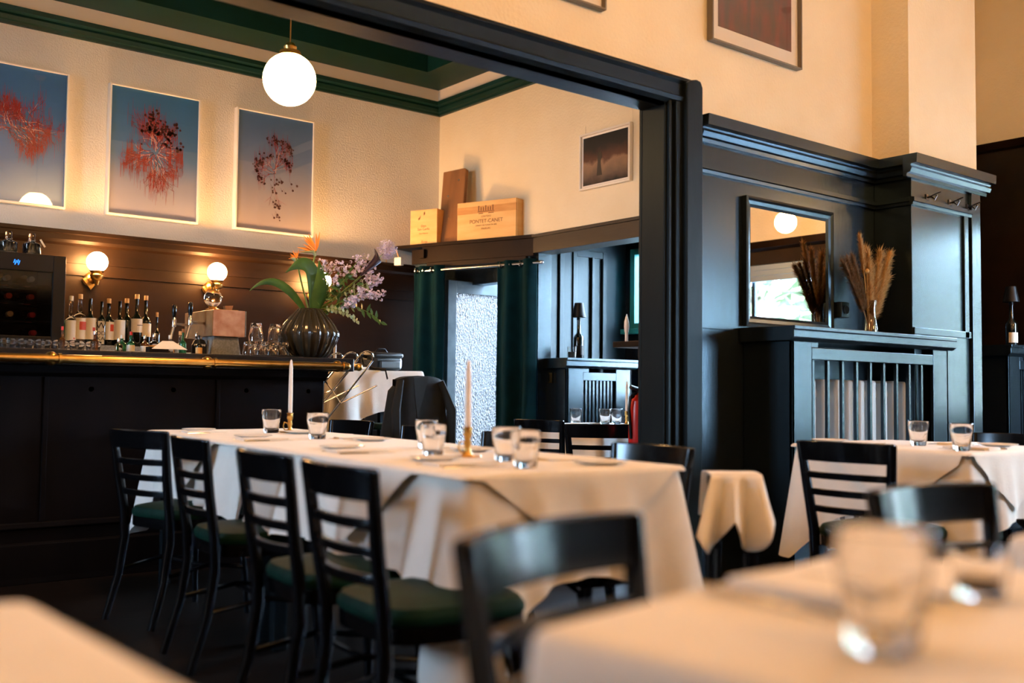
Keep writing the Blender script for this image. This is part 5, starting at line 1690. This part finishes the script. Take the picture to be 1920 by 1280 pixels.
q.build('plank_body', M['oak'], pk, bevel=.004)
for (x, z) in ((.03, .53), (-.06, .40), (.07, .27), (-.03, .21)):
    MB().lathe([(.001, 0), (.008, 0), (.008, .0015), (.001, .0015)], 10, m=Matrix.Translation((x, -.0205, z)) @ Matrix.Rotation(PI / 2, 4, 'X')).build('screw', M['steel'], pk)
# cable and little white box at the corner
sw = thing('junction_box', 'little white box with a loose cable on the corner of the lobby cornice', 'junction box', tuple(MV @ Vector((-.22, -.045, 2.02))))
sw.rotation_euler = (0, 0, VA)
MB().box(-.035, .035, -.02, .02, -.03, .035).build('box_body', M['white_plastic'], sw, bevel=.004)
MB().tube([(.0, 0, .03), (-.03, 0, .10), (-.09, 0, .09), (-.13, .0, .02), (-.14, 0, -.06)], .004, 6).build('cable', M['pine'], sw, smooth=True)

# ================================================================== SMALL THINGS IN THE NICHE AND BY THE POST
def bottle_lamp(x, y, z, label, lab):
    t_ = bottle('bottle_lamp', label, 'lamp', x, y, z, .30, .040, M['glass_dark'], lab, (.10, .34), None, .0, .38, nr=.34)
    MB().lathe([(.013, .295), (.016, .30), (.016, .335), (.001, .335)], 14).build('lamp_fitting', M['black_plastic'], t_, smooth=True)
    MB().lathe([(.056, .320), (.034, .430), (.001, .432), (.001, .430), (.032, .428), (.054, .320)], 28).build('lamp_shade', M['black_plastic'], t_, smooth=True)
    return t_
bottle_lamp(5.295, 5.75, 1.225, 'black shaded cordless lamp on a dark bottle in the niche', M['black_plastic'])
bottle_lamp(7.30, 3.40, 1.325, 'black shaded lamp on a labelled bottle at the right edge', M['paper'])
tl = thing('tealight_glass', 'small glass with a pink candle beside the niche bottle lamp', 'candle', (5.20, 5.72, 1.225))
MB().lathe([(.001, 0), (.033, 0), (.036, .09), (.034, .09), (.030, .008), (.001, .008)], 20).build('glass_cup', M['glass'], tl, smooth=True)
MB().lathe([(.001, .010), (.028, .010), (.029, .05), (.001, .05)], 16).build('wax', M['candle'], tl, smooth=True)
ws = thing('wall_shelf', 'small dark wooden ledge on the back of the opening post', 'shelf', (3.76, 3.66, 1.20))
MB().box(-.10, .10, -.14, .06, 0, .03).build('shelf_board', M['panel_brown'], ws, bevel=.004)
MB().box(-.08, .08, -.13, -.10, -.05, 0).build('shelf_bracket', M['panel_brown'], ws)
cd = thing('carved_candle', 'short white spiral candle on the post ledge', 'candle', (3.70, 3.66, 1.23))
MB().lathe([(.001, 0), (.008, 0), (.008, .045), (.010, .05), (.013, .075), (.012, .10), (.006, .125), (.001, .14)], 14).build('wax', M['candle'], cd, smooth=True)
ex = thing('fire_extinguisher', 'red fire extinguisher half hidden behind the opening post', 'fire extinguisher', (3.760, 3.63, .59))
MB().lathe([(.001, 0), (.046, 0), (.052, .01), (.052, .30), (.045, .34), (.020, .36), (.016, .38), (.001, .38)], 24).build('cylinder_body', M['red_ext'], ex, smooth=True)
MB().tube([(0, 0, .38), (-.01, 0, .40), (-.06, 0, .41)], .010, 8).build('lever', M['black_plastic'], ex, smooth=True)
MB().box(-.02, .02, -.105, -.045, .10, .14).box(-.02, .02, -.105, -.045, .26, .30).build('wall_bracket', M['black_plastic'], ex)
MB().tube([(-.02, 0, .38), (-.06, 0, .36), (-.07, 0, .30), (-.055, 0, .15)], .008, 8).build('hose', M['black_plastic'], ex, smooth=True)
